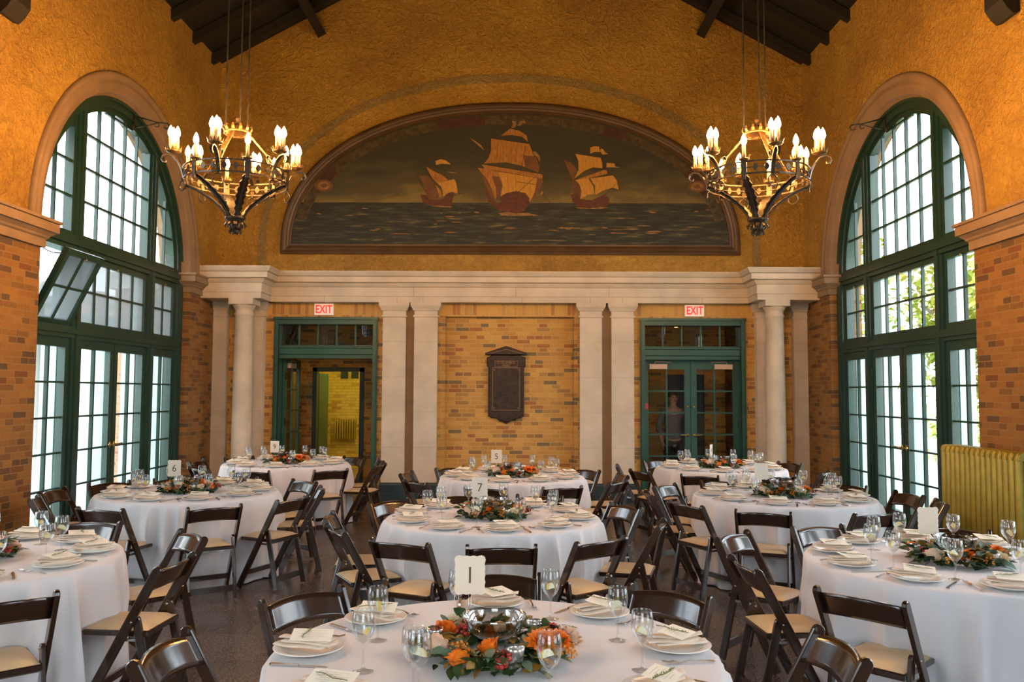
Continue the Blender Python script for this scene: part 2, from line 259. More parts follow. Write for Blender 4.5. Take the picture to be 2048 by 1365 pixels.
# ---------------------------------------------------------------- mesh builder
def offset_poly(pts, d):
    n = len(pts); res = []
    area = sum(pts[i][0] * pts[(i + 1) % n][1] - pts[(i + 1) % n][0] * pts[i][1] for i in range(n))
    sg = 1 if area > 0 else -1
    for i in range(n):
        p0, p1, p2 = Vector(pts[i - 1]), Vector(pts[i]), Vector(pts[(i + 1) % n])
        a = (p1 - p0); b = (p2 - p1)
        if a.length < 1e-9 or b.length < 1e-9: res.append(tuple(p1)); continue
        a.normalize(); b.normalize()
        na = Vector((-a.y, a.x)) * sg; nb = Vector((-b.y, b.x)) * sg
        m = na + nb
        if m.length < 1e-6: m = na
        m.normalize(); k = max(0.4, m.dot(na)); res.append(tuple(p1 + m * (d / k)))
    return res
class MB:
    def __init__(s): s.v = []; s.f = []; s.mi = []; s.sm = []; s.mat = 0; s.smooth = False; s.X = Matrix()
    def add(s, vs, fs, smooth=None):
        b = len(s.v); s.v += [tuple(s.X @ Vector(p)) for p in vs]
        for f in fs: s.f.append([b + i for i in f]); s.mi.append(s.mat); s.sm.append(s.smooth if smooth is None else smooth)
        return s
    def box(s, x0, x1, y0, y1, z0, z1):
        v = [(x, y, z) for z in (z0, z1) for y in (y0, y1) for x in (x0, x1)]
        return s.add(v, [(0, 2, 3, 1), (4, 5, 7, 6), (0, 1, 5, 4), (2, 6, 7, 3), (0, 4, 6, 2), (1, 3, 7, 5)], False)
    def slab(s, prof, t, M_=None, bev=0.0, smooth=False):
        """outline in XY, thickness t in Z (centred), bevelled rims, placed by M_"""
        M_ = M_ or Matrix(); n = len(prof); rings = []
        area = sum(prof[i][0] * prof[(i + 1) % n][1] - prof[(i + 1) % n][0] * prof[i][1] for i in range(n))
        if area < 0: prof = prof[::-1]
        if bev: ins = offset_poly(prof, bev); lv = [(ins, -t / 2), (prof, -t / 2 + bev), (prof, t / 2 - bev), (ins, t / 2)]
        else: lv = [(prof, -t / 2), (prof, t / 2)]
        vs = []
        for p, z in lv: vs += [tuple(M_ @ Vector((a, b, z))) for a, b in p]
        fs = [tuple(range(n - 1, -1, -1)), tuple((len(lv) - 1) * n + i for i in range(n))]
        s.add(vs, fs, False)
        b = len(s.v) - len(vs)
        for k in range(len(lv) - 1):
            for i in range(n):
                j = (i + 1) % n; s.f.append([b + k * n + i, b + k * n + j, b + (k + 1) * n + j, b + (k + 1) * n + i]); s.mi.append(s.mat); s.sm.append(smooth)
        return s
    def tube(s, pts, r, n=6, closed=False, cap=True):
        pts = [Vector(p) for p in pts]; m = len(pts); rr = r if isinstance(r, (list, tuple)) else [r] * m
        vs = []; prev = None
        for i, p in enumerate(pts):
            if closed: t = pts[(i + 1) % m] - pts[i - 1]
            else: t = pts[min(i + 1, m - 1)] - pts[max(i - 1, 0)]
            t.normalize()
            if prev is None: a = t.orthogonal().normalized()
            else:
                a = prev - t * prev.dot(t)
                a = a.normalized() if a.length > 1e-6 else t.orthogonal().normalized()
            prev = a; b = t.cross(a)
            for k in range(n):
                c = 2 * PI * k / n; vs.append(tuple(p + (a * math.cos(c) + b * math.sin(c)) * rr[i]))
        fs = []
        for i in range(m if closed else m - 1):
            i2 = (i + 1) % m
            for k in range(n): fs.append((i * n + k, i * n + (k + 1) % n, i2 * n + (k + 1) % n, i2 * n + k))
        if cap and not closed: fs.append(tuple(range(n - 1, -1, -1))); fs.append(tuple((m - 1) * n + k for k in range(n)))
        return s.add(vs, fs, True)
    def strap(s, pts, w, t, side=None):
        """flat bar following pts; side = direction of its width"""
        pts = [Vector(p) for p in pts]; m = len(pts); vs = []; fs = []
        for i, p in enumerate(pts):
            tg = (pts[min(i + 1, m - 1)] - pts[max(i - 1, 0)]).normalized(); a = Vector(side).normalized() if side is not None else tg.orthogonal()
            a = (a - tg * a.dot(tg)).normalized(); b = tg.cross(a)
            ww = w[i] if isinstance(w, (list, tuple)) else w
            for x, y in ((-1, -1), (1, -1), (1, 1), (-1, 1)): vs.append(tuple(p + a * x * ww / 2 + b * y * t / 2))
        for i in range(m - 1):
            for k in range(4): fs.append((i * 4 + k, i * 4 + (k + 1) % 4, i * 4 + 4 + (k + 1) % 4, i * 4 + 4 + k))
        fs.append((3, 2, 1, 0)); fs.append(tuple((m - 1) * 4 + k for k in range(4)))
        return s.add(vs, fs, False)
    def lathe(s, prof, n=16, c=(0, 0, 0), smooth=True, a0=0.0, a1=2 * PI):
        full = abs(a1 - a0 - 2 * PI) < 1e-6; nn = n if full else n + 1; vs = []
        for r, z in prof:
            for k in range(nn):
                a = a0 + (a1 - a0) * k / n; vs.append((c[0] + r * math.cos(a), c[1] + r * math.sin(a), c[2] + z))
        fs = []
        for i in range(len(prof) - 1):
            for k in range(n):
                k2 = (k + 1) % nn; q = (i * nn + k, i * nn + k2, (i + 1) * nn + k2, (i + 1) * nn + k)
                if prof[i][0] < 1e-7: q = (q[0], q[2], q[3])
                elif prof[i + 1][0] < 1e-7: q = (q[0], q[1], q[2])
                fs.append(q)
        return s.add(vs, fs, smooth)
    def ball(s, c, r, n=8, sc=(1, 1, 1)):
        m = max(3, n // 2 + 1)
        prof = [(math.sin(PI * i / m) * r, -math.cos(PI * i / m) * r) for i in range(m + 1)]
        X = s.X; s.X = X @ Matrix.Translation(c) @ Matrix.Diagonal((*sc, 1)); s.lathe(prof, n); s.X = X; return s
    def mould(s, x0, x1, y0, y1, lv, cap=True):
        """stack of rectangles grown outward by p at height z: cornices, capitals, plinths"""
        vs = []; fs = []
        for p, z in lv: vs += [(x0 - p, y0 - p, z), (x1 + p, y0 - p, z), (x1 + p, y1 + p, z), (x0 - p, y1 + p, z)]
        for i in range(len(lv) - 1):
            for k in range(4): fs.append((i * 4 + k, i * 4 + (k + 1) % 4, i * 4 + 4 + (k + 1) % 4, i * 4 + 4 + k))
        fs.append((3, 2, 1, 0)); q = (len(lv) - 1) * 4; fs.append((q, q + 1, q + 2, q + 3))
        return s.add(vs, fs, False)
    def mesh(s, name, mats):
        me = bpy.data.meshes.new(name); me.from_pydata(s.v, [], s.f)
        for m in (mats if isinstance(mats, (list, tuple)) else [mats]): me.materials.append(M[m] if isinstance(m, str) else m)
        me.polygons.foreach_set('material_index', s.mi); me.polygons.foreach_set('use_smooth', s.sm); me.update()
        return me
    def build(s, name, mats, parent=None, loc=None):
        o = bpy.data.objects.new(name, s.mesh(name, mats)); COL.objects.link(o)
        if parent: o.parent = parent
        if loc: o.location = loc
        return o
USED = {}
def tag(o, label=None, cat=None, group=None, kind=None):
    if label:
        o['label'] = label
        if cat: USED[label] = USED.get(label, 0) + 1
    if cat: o['category'] = cat
    if group: o['group'] = group
    if kind: o['kind'] = kind
    return o
def thing(name, label=None, cat=None, loc=(0, 0, 0), rz=0.0, group=None, kind=None):
    o = bpy.data.objects.new(name, None); o.empty_display_size = 0.1; COL.objects.link(o)
    o.location = loc; o.rotation_euler = (0, 0, rz); return tag(o, label, cat, group, kind)
def struct(mb, name, mats, label=None, cat=None):
    o = mb.build(name, mats); o['kind'] = 'structure'
    if label: o['label'] = label
    if cat: o['category'] = cat
    return o
KIDS = {}
def kids(o):
    if not KIDS.get('n') or KIDS['n'] != len(bpy.data.objects): pass
    return [c for c in o.children]
def copy_tree(o, parent=None, tree=None):
    c = o.copy(); COL.objects.link(c)
    if parent is not None: c.parent = parent
    for t in (tree if tree is not None else snapshot(o)): copy_tree(t[0], c, t[1])
    return c
def snapshot(o): return [(c, snapshot(c)) for c in o.children]
def text_mb(mb, s, size, M_, depth=0.003, align='CENTER', bold=0.0):
    cu = bpy.data.curves.new('txt', 'FONT'); cu.body = s; cu.size = size; cu.extrude = depth; cu.align_x = align; cu.align_y = 'CENTER'; cu.resolution_u = 3; cu.offset = bold
    ob = bpy.data.objects.new('txt', cu); COL.objects.link(ob)
    bpy.context.view_layer.update()
    dg = bpy.context.evaluated_depsgraph_get(); me = bpy.data.meshes.new_from_object(ob.evaluated_get(dg))
    mb.add([tuple(M_ @ v.co) for v in me.vertices], [tuple(p.vertices) for p in me.polygons], False)
    bpy.data.objects.remove(ob); bpy.data.curves.remove(cu); bpy.data.meshes.remove(me)
def T_(x, y, z): return Matrix.Translation((x, y, z))
def RX(a): return Matrix.Rotation(a, 4, 'X')
def RY(a): return Matrix.Rotation(a, 4, 'Y')
def RZ(a): return Matrix.Rotation(a, 4, 'Z')

# ================================================================ ROOM
W = 4.80; YB = 13.50; YF = -3.4
YC = [10.42, 4.98, -0.46]            # window centres along each side wall
HW = 1.96; ZS = 3.49; RO = 1.97      # half opening, spring height, wall-hole radius
ZE = 7.15; SL = 0.555; ZR = ZE + SL * W
mb = MB(); mb.add([(-W - .5, YF - .3, 0), (W + .5, YF - .3, 0), (W + .5, YB + .6, 0), (-W - .5, YB + .6, 0), (-W - .5, YF - .3, -.15), (W + .5, YF - .3, -.15), (W + .5, YB + .6, -.15), (-W - .5, YB + .6, -.15)],
       [(0, 1, 2, 3), (7, 6, 5, 4), (0, 4, 5, 1), (1, 5, 6, 2), (2, 6, 7, 3), (3, 7, 4, 0)])
struct(mb, 'floor', 'floor')

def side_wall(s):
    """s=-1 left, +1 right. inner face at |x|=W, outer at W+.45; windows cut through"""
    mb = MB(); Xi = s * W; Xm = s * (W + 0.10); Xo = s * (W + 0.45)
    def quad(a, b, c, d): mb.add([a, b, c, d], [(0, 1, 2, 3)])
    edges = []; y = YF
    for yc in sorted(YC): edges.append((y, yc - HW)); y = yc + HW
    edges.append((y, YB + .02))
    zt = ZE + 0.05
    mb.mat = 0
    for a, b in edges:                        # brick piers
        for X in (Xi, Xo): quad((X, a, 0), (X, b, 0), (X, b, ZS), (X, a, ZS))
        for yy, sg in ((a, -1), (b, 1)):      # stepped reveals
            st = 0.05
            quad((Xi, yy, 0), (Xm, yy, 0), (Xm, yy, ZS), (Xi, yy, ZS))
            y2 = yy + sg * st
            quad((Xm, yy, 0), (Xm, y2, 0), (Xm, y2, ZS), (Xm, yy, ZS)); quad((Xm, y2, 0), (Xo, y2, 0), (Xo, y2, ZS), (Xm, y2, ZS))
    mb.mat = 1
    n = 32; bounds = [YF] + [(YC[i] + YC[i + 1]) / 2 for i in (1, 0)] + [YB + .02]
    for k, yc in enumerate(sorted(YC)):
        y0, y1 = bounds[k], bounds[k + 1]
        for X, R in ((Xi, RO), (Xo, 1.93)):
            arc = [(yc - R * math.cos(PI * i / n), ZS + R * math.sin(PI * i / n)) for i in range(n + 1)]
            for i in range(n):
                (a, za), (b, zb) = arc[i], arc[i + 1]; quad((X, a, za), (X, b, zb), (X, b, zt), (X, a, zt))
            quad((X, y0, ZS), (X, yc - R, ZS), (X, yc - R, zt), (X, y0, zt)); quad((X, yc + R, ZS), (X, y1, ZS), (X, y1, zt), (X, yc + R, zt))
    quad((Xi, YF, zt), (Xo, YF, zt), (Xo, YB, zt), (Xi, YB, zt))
    return struct(mb, 'wall_left' if s < 0 else 'wall_right', ['brick_side_dim', 'stucco'])
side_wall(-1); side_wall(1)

# back wall: brick with two door openings and a shallow centre recess, stucco above
mb = MB()
def q(x0, x1, z0, z1, y=YB): mb.add([(x0, y, z0), (x1, y, z0), (x1, y, z1), (x0, y, z1)], [(0, 1, 2, 3)])
DO = (2.15, 3.83); ZD = 2.96; RX0 = 1.05; ZRC = 2.98; ZB = 3.25
q(-W, -DO[1], 0, ZD); q(-DO[0], -RX0, 0, ZD); q(RX0, DO[0], 0, ZD); q(DO[1], W, 0, ZD)
q(-RX0, RX0, 0, ZRC, YB + .11)
for x in (-RX0, RX0): mb.add([(x, YB, 0), (x, YB + .11, 0), (x, YB + .11, ZRC), (x, YB, ZRC)], [(0, 1, 2, 3)])
mb.add([(-RX0, YB, ZRC), (RX0, YB, ZRC), (RX0, YB + .11, ZRC), (-RX0, YB + .11, ZRC)], [(0, 1, 2, 3)])
for sx in (-1, 1):
    for x in DO: mb.add([(sx * x, YB, 0), (sx * x, YB + .4, 0), (sx * x, YB + .4, ZD), (sx * x, YB, ZD)], [(0, 1, 2, 3)])
    mb.add([(sx * DO[0], YB, ZD), (sx * DO[1], YB, ZD), (sx * DO[1], YB + .4, ZD), (sx * DO[0], YB + .4, ZD)], [(0, 1, 2, 3)])
mb.mat = 1; q(-W, -RX0, ZD, ZB); q(RX0, W, ZD, ZB); q(-RX0, RX0, ZRC, ZB)
mb.mat = 2
mb.add([(-W, YB - .05, ZB), (W, YB - .05, ZB), (W, YB - .05, ZE + .1), (0, YB - .05, ZR + .1), (-W, YB - .05, ZE + .1)], [(0, 1, 2, 3, 4)])
struct(mb, 'wall_back', ['brick_back', 'brick_soldier', 'stucco'])
mb = MB()                                  # wall behind the camera: unseen, glazed opening added to let daylight in
def qf(x0, x1, z0, z1): mb.add([(x0, YF, z0), (x1, YF, z0), (x1, YF, z1), (x0, YF, z1)], [(3, 2, 1, 0)])
bays = [(-1.5, 1.5)]; xx = -W
for a, b in bays: qf(xx, a, 0, 4.9); xx = b
qf(xx, W, 0, 4.9); qf(-1.5, 1.5, 0, .1)
mb.add([(-W, YF, 4.9), (W, YF, 4.9), (W, YF, ZE + .1), (0, YF, ZR + .1), (-W, YF, ZE + .1)], [(4, 3, 2, 1, 0)])
struct(mb, 'wall_front', 'stucco')
for bi, (a, b) in enumerate(bays):
    mb = MB()
    for x in (a, b - .08): mb.box(x, x + .08, YF - .05, YF + .05, .1, 4.9)
    for i in range(1, 5): x = a + (b - a) * i / 5; mb.box(x - .02, x + .02, YF - .02, YF + .02, .1, 4.9)
    for z in (.1, 1.0, 1.9, 2.8, 3.7, 4.82): mb.box(a, b, YF - .03, YF + .03, z, z + .06)
    struct(mb, 'window_%d' % (8 + bi), 'green_w')  # unseen window, added to bring daylight onto the front tables

# roof: dark boarding, rafters, purlins
mb = MB()
for s in (-1, 1):
    x0 = s * (W + .5); z0 = ZE - .5 * SL + .03
    mb.add([(x0, YF - .2, z0), (0, YF - .2, ZR + .03), (0, YB + .2, ZR + .03), (x0, YB + .2, z0)], [(0, 1, 2, 3)])
    mb.add([(x0, YF - .2, z0 + .12), (0, YF - .2, ZR + .15), (0, YB + .2, ZR + .15), (x0, YB + .2, z0 + .12)], [(3, 2, 1, 0)])
    y = YB - 0.52
    while y > YF:
        a = math.atan(SL)
        # rafter as a slanted box below the boarding
        p = [(W * s, ZE), (0, ZR), (0, ZR - .17), (W * s, ZE - .14)]
        vs = [(px, yy, pz) for yy in (y, y + .11) for px, pz in p]
        mb.add(vs, [(0, 1, 2, 3), (7, 6, 5, 4), (0, 4, 5, 1), (1, 5, 6, 2), (2, 6, 7, 3), (3, 7, 4, 0)])
        y -= 0.78
    for xc in (3.2, 1.5):
        zc = ZR - SL * xc - .17; a = math.atan(SL) * s
        mb.X = T_(s * xc, (YF + YB) / 2, zc - .10) @ RY(a) ; mb.box(-.075, .075, -(YB - YF) / 2, (YB - YF) / 2 - .055, -.13, .13); mb.X = Matrix()
mb.box(-.06, .06, YF, YB, ZR - .35, ZR)
struct(mb, 'ceiling', 'timber')
# timber wall posts carried between the windows
for s in (-1, 1):
    for y in (7.70, 2.26):
        mb = MB(); xi = s * (W - .001)
        pr = [(0, 7.1), (0, 5.32), (.06, 5.30), (.12, 5.36), (.17, 5.44), (.17, 6.3), (.5, 6.85), (.5, 7.15)]
        vs = []
        for yy in (y - .14, y + .14): vs += [(s * (W - .002 - px), yy, pz) for px, pz in pr]
        n = len(pr); mb.add(vs, [tuple(range(n)), tuple(range(2 * n - 1, n - 1, -1))] + [(i, (i + 1) % n, n + (i + 1) % n, n + i) for i in range(n)])
        o = struct(mb, 'trim_%d' % (1 + (s > 0) + (2 if y < 5 else 0)), 'timber', 'dark timber roof bracket high on the side wall')

# side cornices (stop against every window reveal) and archivolts
CLV = [(0.0, 3.225), (0.035, 3.225), (0.035, 3.31), (0.055, 3.325), (0.065, 3.345), (0.10, 3.375), (0.105, 3.385), (0.125, 3.385), (0.125, 3.475), (0.145, 3.48), (0.145, 3.51), (0.0, 3.53)]
tn = 5
for s in (-1, 1):
    ys = sorted(YC); seg = [(YF - .3, ys[0] - HW)] + [(ys[i] + HW, ys[i + 1] - HW) for i in range(2)] + [(ys[2] + HW, 13.16)]
    for a, b in seg:
        mb = MB(); x0, x1 = (-W - .3, -W) if s < 0 else (W, W + .3); mb.mould(x0, x1, a, b, CLV); struct(mb, 'trim_%d' % tn, 'stone_arch'); tn += 1
    for yc in ys:
        mb = MB(); mb.smooth = False
        prof = [(2.21, 0.0), (2.21, .035), (2.185, .05), (2.155, .05), (2.14, .03), (2.10, .025), (2.08, .04), (2.05, .04), (2.03, .015), (1.975, .01), (1.955, -.03), (1.955, -.09), (1.925, -.095), (1.925, -.13), (1.90, -.14), (1.895, -.30), (1.93, -.32), (1.93, -.455)]
        n = 56; vs = []; fs = []
        for i in range(-1, n + 2):
            th = PI * min(max(i, 0), n) / n; dz = -.02 if i < 0 or i > n else 0
            for R, d in prof: vs.append((s * (W - d), yc - R * math.cos(th), ZS + R * math.sin(th) + dz))
        k = len(prof)
        for i in range(n + 2):
            for j in range(k - 1): fs.append((i * k + j, i * k + j + 1, (i + 1) * k + j + 1, (i + 1) * k + j))
        mb.add(vs, fs, True); struct(mb, 'trim_%d' % tn, 'stone_arch'); tn += 1

# entablature across the back wall, breaking forward over the corner columns
ELV = [(0.0, 3.195), (0.0, 3.285), (0.012, 3.29), (0.012, 3.43), (0.03, 3.44), (0.055, 3.475), (0.06, 3.495), (0.13, 3.505), (0.13, 3.59), (0.16, 3.60), (0.19, 3.645), (0.20, 3.66), (0.20, 3.675), (0.0, 3.69)]
mb = MB(); mb.mould(-W - .3, W + .3, 13.33, 14.0, ELV)
mb.mat = 1
for x in (-1.82, -1.40, -3.0, 0.2, 1.30, 1.82, 3.1): mb.box(x - .002, x + .002, 13.328, 13.34, 3.195, 3.285)
for x in (-1.55, 1.60, 0.1): mb.box(x - .002, x + .002, 13.316, 13.33, 3.29, 3.43)
struct(mb, 'trim_%d' % tn, ['stone', 'frame_wood']); tn += 1
for s in (-1, 1):
    mb = MB(); x0, x1 = (-W - .05, -3.86) if s < 0 else (3.84, W + .05)
    lv = [(0.0, 3.195)] + ELV[1:]
    mb.mould(x0, x1, 12.80, 13.5, lv); struct(mb, 'trim_%d' % tn, 'stone'); tn += 1
# pilasters and columns
PCAP = [(0.0, .30), (0.0, 2.955), (0.02, 2.96), (0.02, 2.985), (0.0, 2.99), (0.0, 3.06), (0.02, 3.065), (0.03, 3.09), (0.055, 3.13), (0.06, 3.15), (0.06, 3.195)]
def pilaster(x0, x1, y0=13.37, y1=13.52, lab=None):
    global tn
    mb = MB(); mb.mould(x0, x1, y0, y1, PCAP)
    mb.mat = 1
    for z in (0.86, 1.43, 1.99, 2.56): mb.box(x0 + .001, x1 - .001, y0 - .0012, y0 + .01, z - .0018, z + .0018)
    o = struct(mb, 'trim_%d' % tn, ['stone', 'stone_joint']); tn += 1
    mb = MB(); mb.mould(x0 - .02, x1 + .02, y0 - .03, y1, [(0.02, 0), (0.02, .12), (0.005, .14), (0.005, .26), (0.0, .285), (-.015, .30)]); struct(mb, 'trim_%d' % tn, 'plinth'); tn += 1
for x0, x1 in ((-2.05, -1.68), (-1.54, -1.17), (1.135, 1.49), (1.645, 2.005)): pilaster(x0, x1)
for s in (-1, 1):
    for a, b in ((3.98, 4.36), (4.58, 4.82)):
        pilaster(min(s * a, s * b), max(s * a, s * b))
    mb = MB(); prof = [(.20, 0), (.20, .10), (.185, .12), (.20, .15), (.18, .19), (.158, .21), (.154, .24), (.153, 1.2), (.146, 2.2), (.135, 2.93), (.15, 2.94), (.15, 2.965), (.137, 2.975), (.137, 3.03), (.15, 3.045), (.175, 3.085), (.18, 3.10), (0, 3.10)]
    cx = -4.17 if s < 0 else 4.15
    mb.lathe(prof, 32, (cx, 12.98, 0)); mb.box(cx - .19, cx + .19, 12.79, 13.17, 3.10, 3.197); mb.box(cx - .21, cx + .21, 12.77, 13.19, 0, .06)
    o = mb.build('stone_column', 'stone'); tag(o, 'round limestone column in the back %s corner of the hall' % ('left' if s < 0 else 'right'), 'column')
# plain stone between the paired pilasters
for x0, x1 in ((-1.68, -1.54), (1.49, 1.645)):
    mb = MB(); mb.box(x0 - .02, x1 + .02, 13.46, 13.53, 0, 3.2); struct(mb, 'trim_%d' % tn, 'stone_arch'); tn += 1
# baseboards
for nm, x0, x1, y0, y1 in (('baseboard_back', -RX0 + .0, RX0, YB + .08, YB + .12),):
    mb = MB(); mb.mould(x0, x1, y0, y1, [(0, 0), (0, .26), (-.01, .29)]); struct(mb, nm, 'plinth')

# blind arch band in the stucco
def ell(t, a, b, e=2.1):
    c, s_ = math.cos(t), math.sin(t); return (a * math.copysign(abs(c) ** (2 / e), c), b * abs(s_) ** (2 / e))
mb = MB(); n = 60; vs = []; fs = []; path = []
for i in range(n + 1):
    t = PI * i / n; path.append((ell(t, 4.10, 2.85), ell(t, 3.98, 2.71)))
path = [((4.10, -.52), (3.98, -.52))] + path + [((-4.10, -.52), (-3.98, -.52))]
for (ox, oz), (ix, iz) in path:
    for x, z, y in ((ox, oz, YB - .05), (ox, oz, YB - .068), (ix, iz, YB - .068), (ix, iz, YB - .05)): vs.append((x - .02, y, 4.16 + z))
for i in range(len(path) - 1):
    for k in range(3): fs.append((i * 4 + k, i * 4 + k + 1, i * 4 + 4 + k + 1, i * 4 + 4 + k))
mb.add(vs, fs); struct(mb, 'trim_%d' % tn, 'stucco_band'); tn += 1

# ================================================================ MURAL
YM = YB - .055
mural = thing('ship_mural', 'arched painting of three sailing ships at sea in a dark moulded frame', 'painting', (0, YM, 3.99))
AO, BO, ZSP = 3.745, 2.36, .16
def Mx(px): return (px - 1019) / 123.9
def Mz(py): return 6.515 + (206 - (py - .0045 * 0)) / 123.9 - 3.99
mb = MB(); prof = [(0, 0), (0, .07), (.035, .085), (.055, .06), (.085, .055), (.10, .065), (.13, .05), (.14, .03), (.165, .03), (.175, 0)]
pts = []
n = 72
def fpt(t, d): x, z = ell(t, AO - d, BO - d, 2.15); return x, z + ZSP
ring = []
for i in range(n + 1): ring.append(('a', PI * i / n))
vs = []; fs = []; k = len(prof); rows = []
for d, h in prof:
    row = [(AO - d, d)] + [fpt(PI * i / n, d) for i in range(n + 1)] + [(-(AO - d), d)]
    rows.append([(x, -h, z) for x, z in row])
L = len(rows[0])
for r in rows: vs += r
for a in range(k - 1):
    for i in range(L): j = (i + 1) % L; fs.append((a * L + i, a * L + j, (a + 1) * L + j, (a + 1) * L + i))
mb.add(vs, fs); mb.build('frame', 'frame_wood', mural)
MURAL_MATS = ['mural_sky', 'sail', 'sail_lit', 'sail_dark', 'hull', 'rig', 'foam', 'ribbon', 'ribbon_red']
mb = MB(); d = .16; row = [(AO - d, d)] + [fpt(PI * i / n, d) for i in range(n + 1)] + [(-(AO - d), d)]
mb.add([(x, -.012, z) for x, z in row], [tuple(range(len(row)))])
lay = [0]
def paint(mat, pts, close=True):
    lay[0] += 1; mb.mat = MURAL_MATS.index(mat)
    mb.add([(Mx(x), -.013 - lay[0] * .00012, Mz(y)) for x, y in pts], [tuple(range(len(pts)))])
def zs(pts, ox, oy, sc): return [(ox + x / sc, oy + y / sc) for x, y in pts]
def stroke(mat, p, q_, w=.8):
    (x0, y0), (x1, y1) = p, q_; L_ = math.hypot(x1 - x0, y1 - y0) or 1; nx, ny = -(y1 - y0) / L_ * w / 2, (x1 - x0) / L_ * w / 2
    paint(mat, [(x0 + nx, y0 + ny), (x1 + nx, y1 + ny), (x1 - nx, y1 - ny), (x0 - nx, y0 - ny)])
# ribbon of scroll segments following the arch
seg_t = [i / 26 for i in range(27)]
for i in range(26):
    t0, t1 = PI * (0.055 + .89 * seg_t[i]), PI * (0.055 + .89 * seg_t[i + 1] - .001)
    o_, n_ = .27, .45
    pp = []
    for d_, ts in ((.20, (t0, (t0 + t1) / 2, t1)), (.355, (t1, (t0 + t1) / 2, t0))):
        for t in ts: x, z = fpt(t, d_); pp.append((x, z))
    lay[0] += 1; mb.mat = MURAL_MATS.index('ribbon_red' if i in (2, 3, 8, 14, 15, 22) else 'ribbon')
    mb.add([(x, -.013 - lay[0] * .00012, z) for x, z in pp], [tuple(range(6))])
for sx in (-1, 1):
    for r_ in ((.10, 'sail_dark'), (.07, 'foam'), (.035, 'sail_dark')):
        lay[0] += 1; mb.mat = MURAL_MATS.index(r_[1]); cx_, cz_ = sx * 3.06, Mz(378)
        mb.add([(cx_ + r_[0] * 1.5 * math.cos(a * PI / 8), -.013 - lay[0] * .00012, cz_ + r_[0] * math.sin(a * PI / 8)) for a in range(16)], [tuple(range(16))])
S3 = (820, 230, 6.203); S4 = (1120, 270, 8.03); S5 = (800, 300, 9.75)
def P(S, mat, pts): paint(mat, zs(pts, *S))
# centre ship
P(S3, 'hull', [(910, 960), (990, 960), (1030, 1100), (1180, 1190), (1330, 1260), (1100, 1240), (960, 1130)])
P(S3, 'hull', [(1110, 1060), (1180, 1010), (1300, 985), (1420, 1010), (1490, 1080), (1470, 1140), (1410, 1240), (1290, 1270), (1180, 1250), (1120, 1140)])
P(S3, 'sail_dark', [(880, 560), (960, 590), (1000, 640), (1060, 640), (880, 640), (870, 770), (960, 900), (930, 1000), (890, 950), (820, 700)][:0] or [(870, 760), (930, 770), (1000, 900), (1040, 1090), (1000, 1080), (930, 930)])
P(S3, 'sail', [(820, 685), (920, 700), (985, 820), (1030, 960), (1040, 1090), (1000, 950), (940, 830), (870, 750)])
P(S3, 'sail', [(870, 640), (1020, 660), (1640, 765), (1640, 870), (1560, 1010), (1480, 1120), (1470, 1100), (1560, 850), (1100, 735), (1130, 850), (1125, 980), (1050, 1085), (1000, 900), (940, 740)])
P(S3, 'sail_dark', [(1000, 790), (1090, 800), (1130, 870), (1125, 980), (1060, 1080), (1050, 930)])
P(S3, 'sail_lit', [(1070, 735), (1560, 800), (1575, 900), (1530, 1030), (1490, 1090), (1430, 1010), (1310, 980), (1180, 1010), (1110, 1050), (1135, 920), (1120, 820)])
P(S3, 'sail_dark', [(1575, 820), (1640, 830), (1620, 940), (1540, 1060), (1490, 1120), (1540, 1000)])
P(S3, 'sail', [(990, 310), (1110, 320), (1470, 375), (1510, 470), (1540, 580), (1600, 690), (1590, 740), (1350, 650), (1180, 615), (900, 630), (960, 560), (990, 450)])
P(S3, 'sail_dark', [(1400, 520), (1560, 540), (1600, 680), (1590, 735), (1420, 680)])
P(S3, 'sail', [(710, 295), (790, 340), (870, 400), (900, 460), (830, 400)])
P(S3, 'sail', [(1110, 275), (1230, 180), (1350, 210), (1440, 270), (1455, 350), (1380, 285), (1250, 262)])
P(S3, 'foam', [(1250, 80), (1300, 85), (1310, 130), (1290, 170), (1240, 170), (1265, 120)]); P(S3, 'foam', [(1320, 140), (1360, 85), (1415, 75), (1425, 120), (1400, 105), (1350, 145)])
P(S3, 'foam', [(1520, 470), (1560, 480), (1610, 540), (1605, 620), (1570, 540), (1525, 520)])
for a, b in (((880, 640), (1640, 765)), ((980, 305), (1500, 380)), ((1430, 400), (1360, 760)), ((1000, 715), (1640, 825)), ((1330, 1000), (1570, 780)), ((1310, 860), (1560, 900)), ((1330, 1000), (1300, 1260)), ((1620, 980), (1750, 1150))):
    stroke('rig', *[(S3[0] + x / S3[2], S3[1] + y / S3[2]) for x, y in (a, b)], w=.9)
for x in (1080, 1160, 1240, 1320): stroke('sail_dark', (820 + x / 6.203, 230 + 325 / 6.203), (820 + (x - 20) / 6.203, 230 + 610 / 6.203), .5)
for x in (1200, 1300, 1400, 1480): stroke('sail_dark', (820 + x / 6.203, 230 + 770 / 6.203), (820 + (x + 10) / 6.203, 230 + 985 / 6.203), .5)
P(S3, 'sail', [(1630, 980), (1660, 1020), (1740, 1140), (1600, 1020)][:0] or [(1630, 975), (1650, 1010), (1610, 1050)])
P(S3, 'foam', [(1080, 1270), (1200, 1250), (1300, 1268), (1440, 1258), (1560, 1285), (1380, 1300), (1200, 1300)])
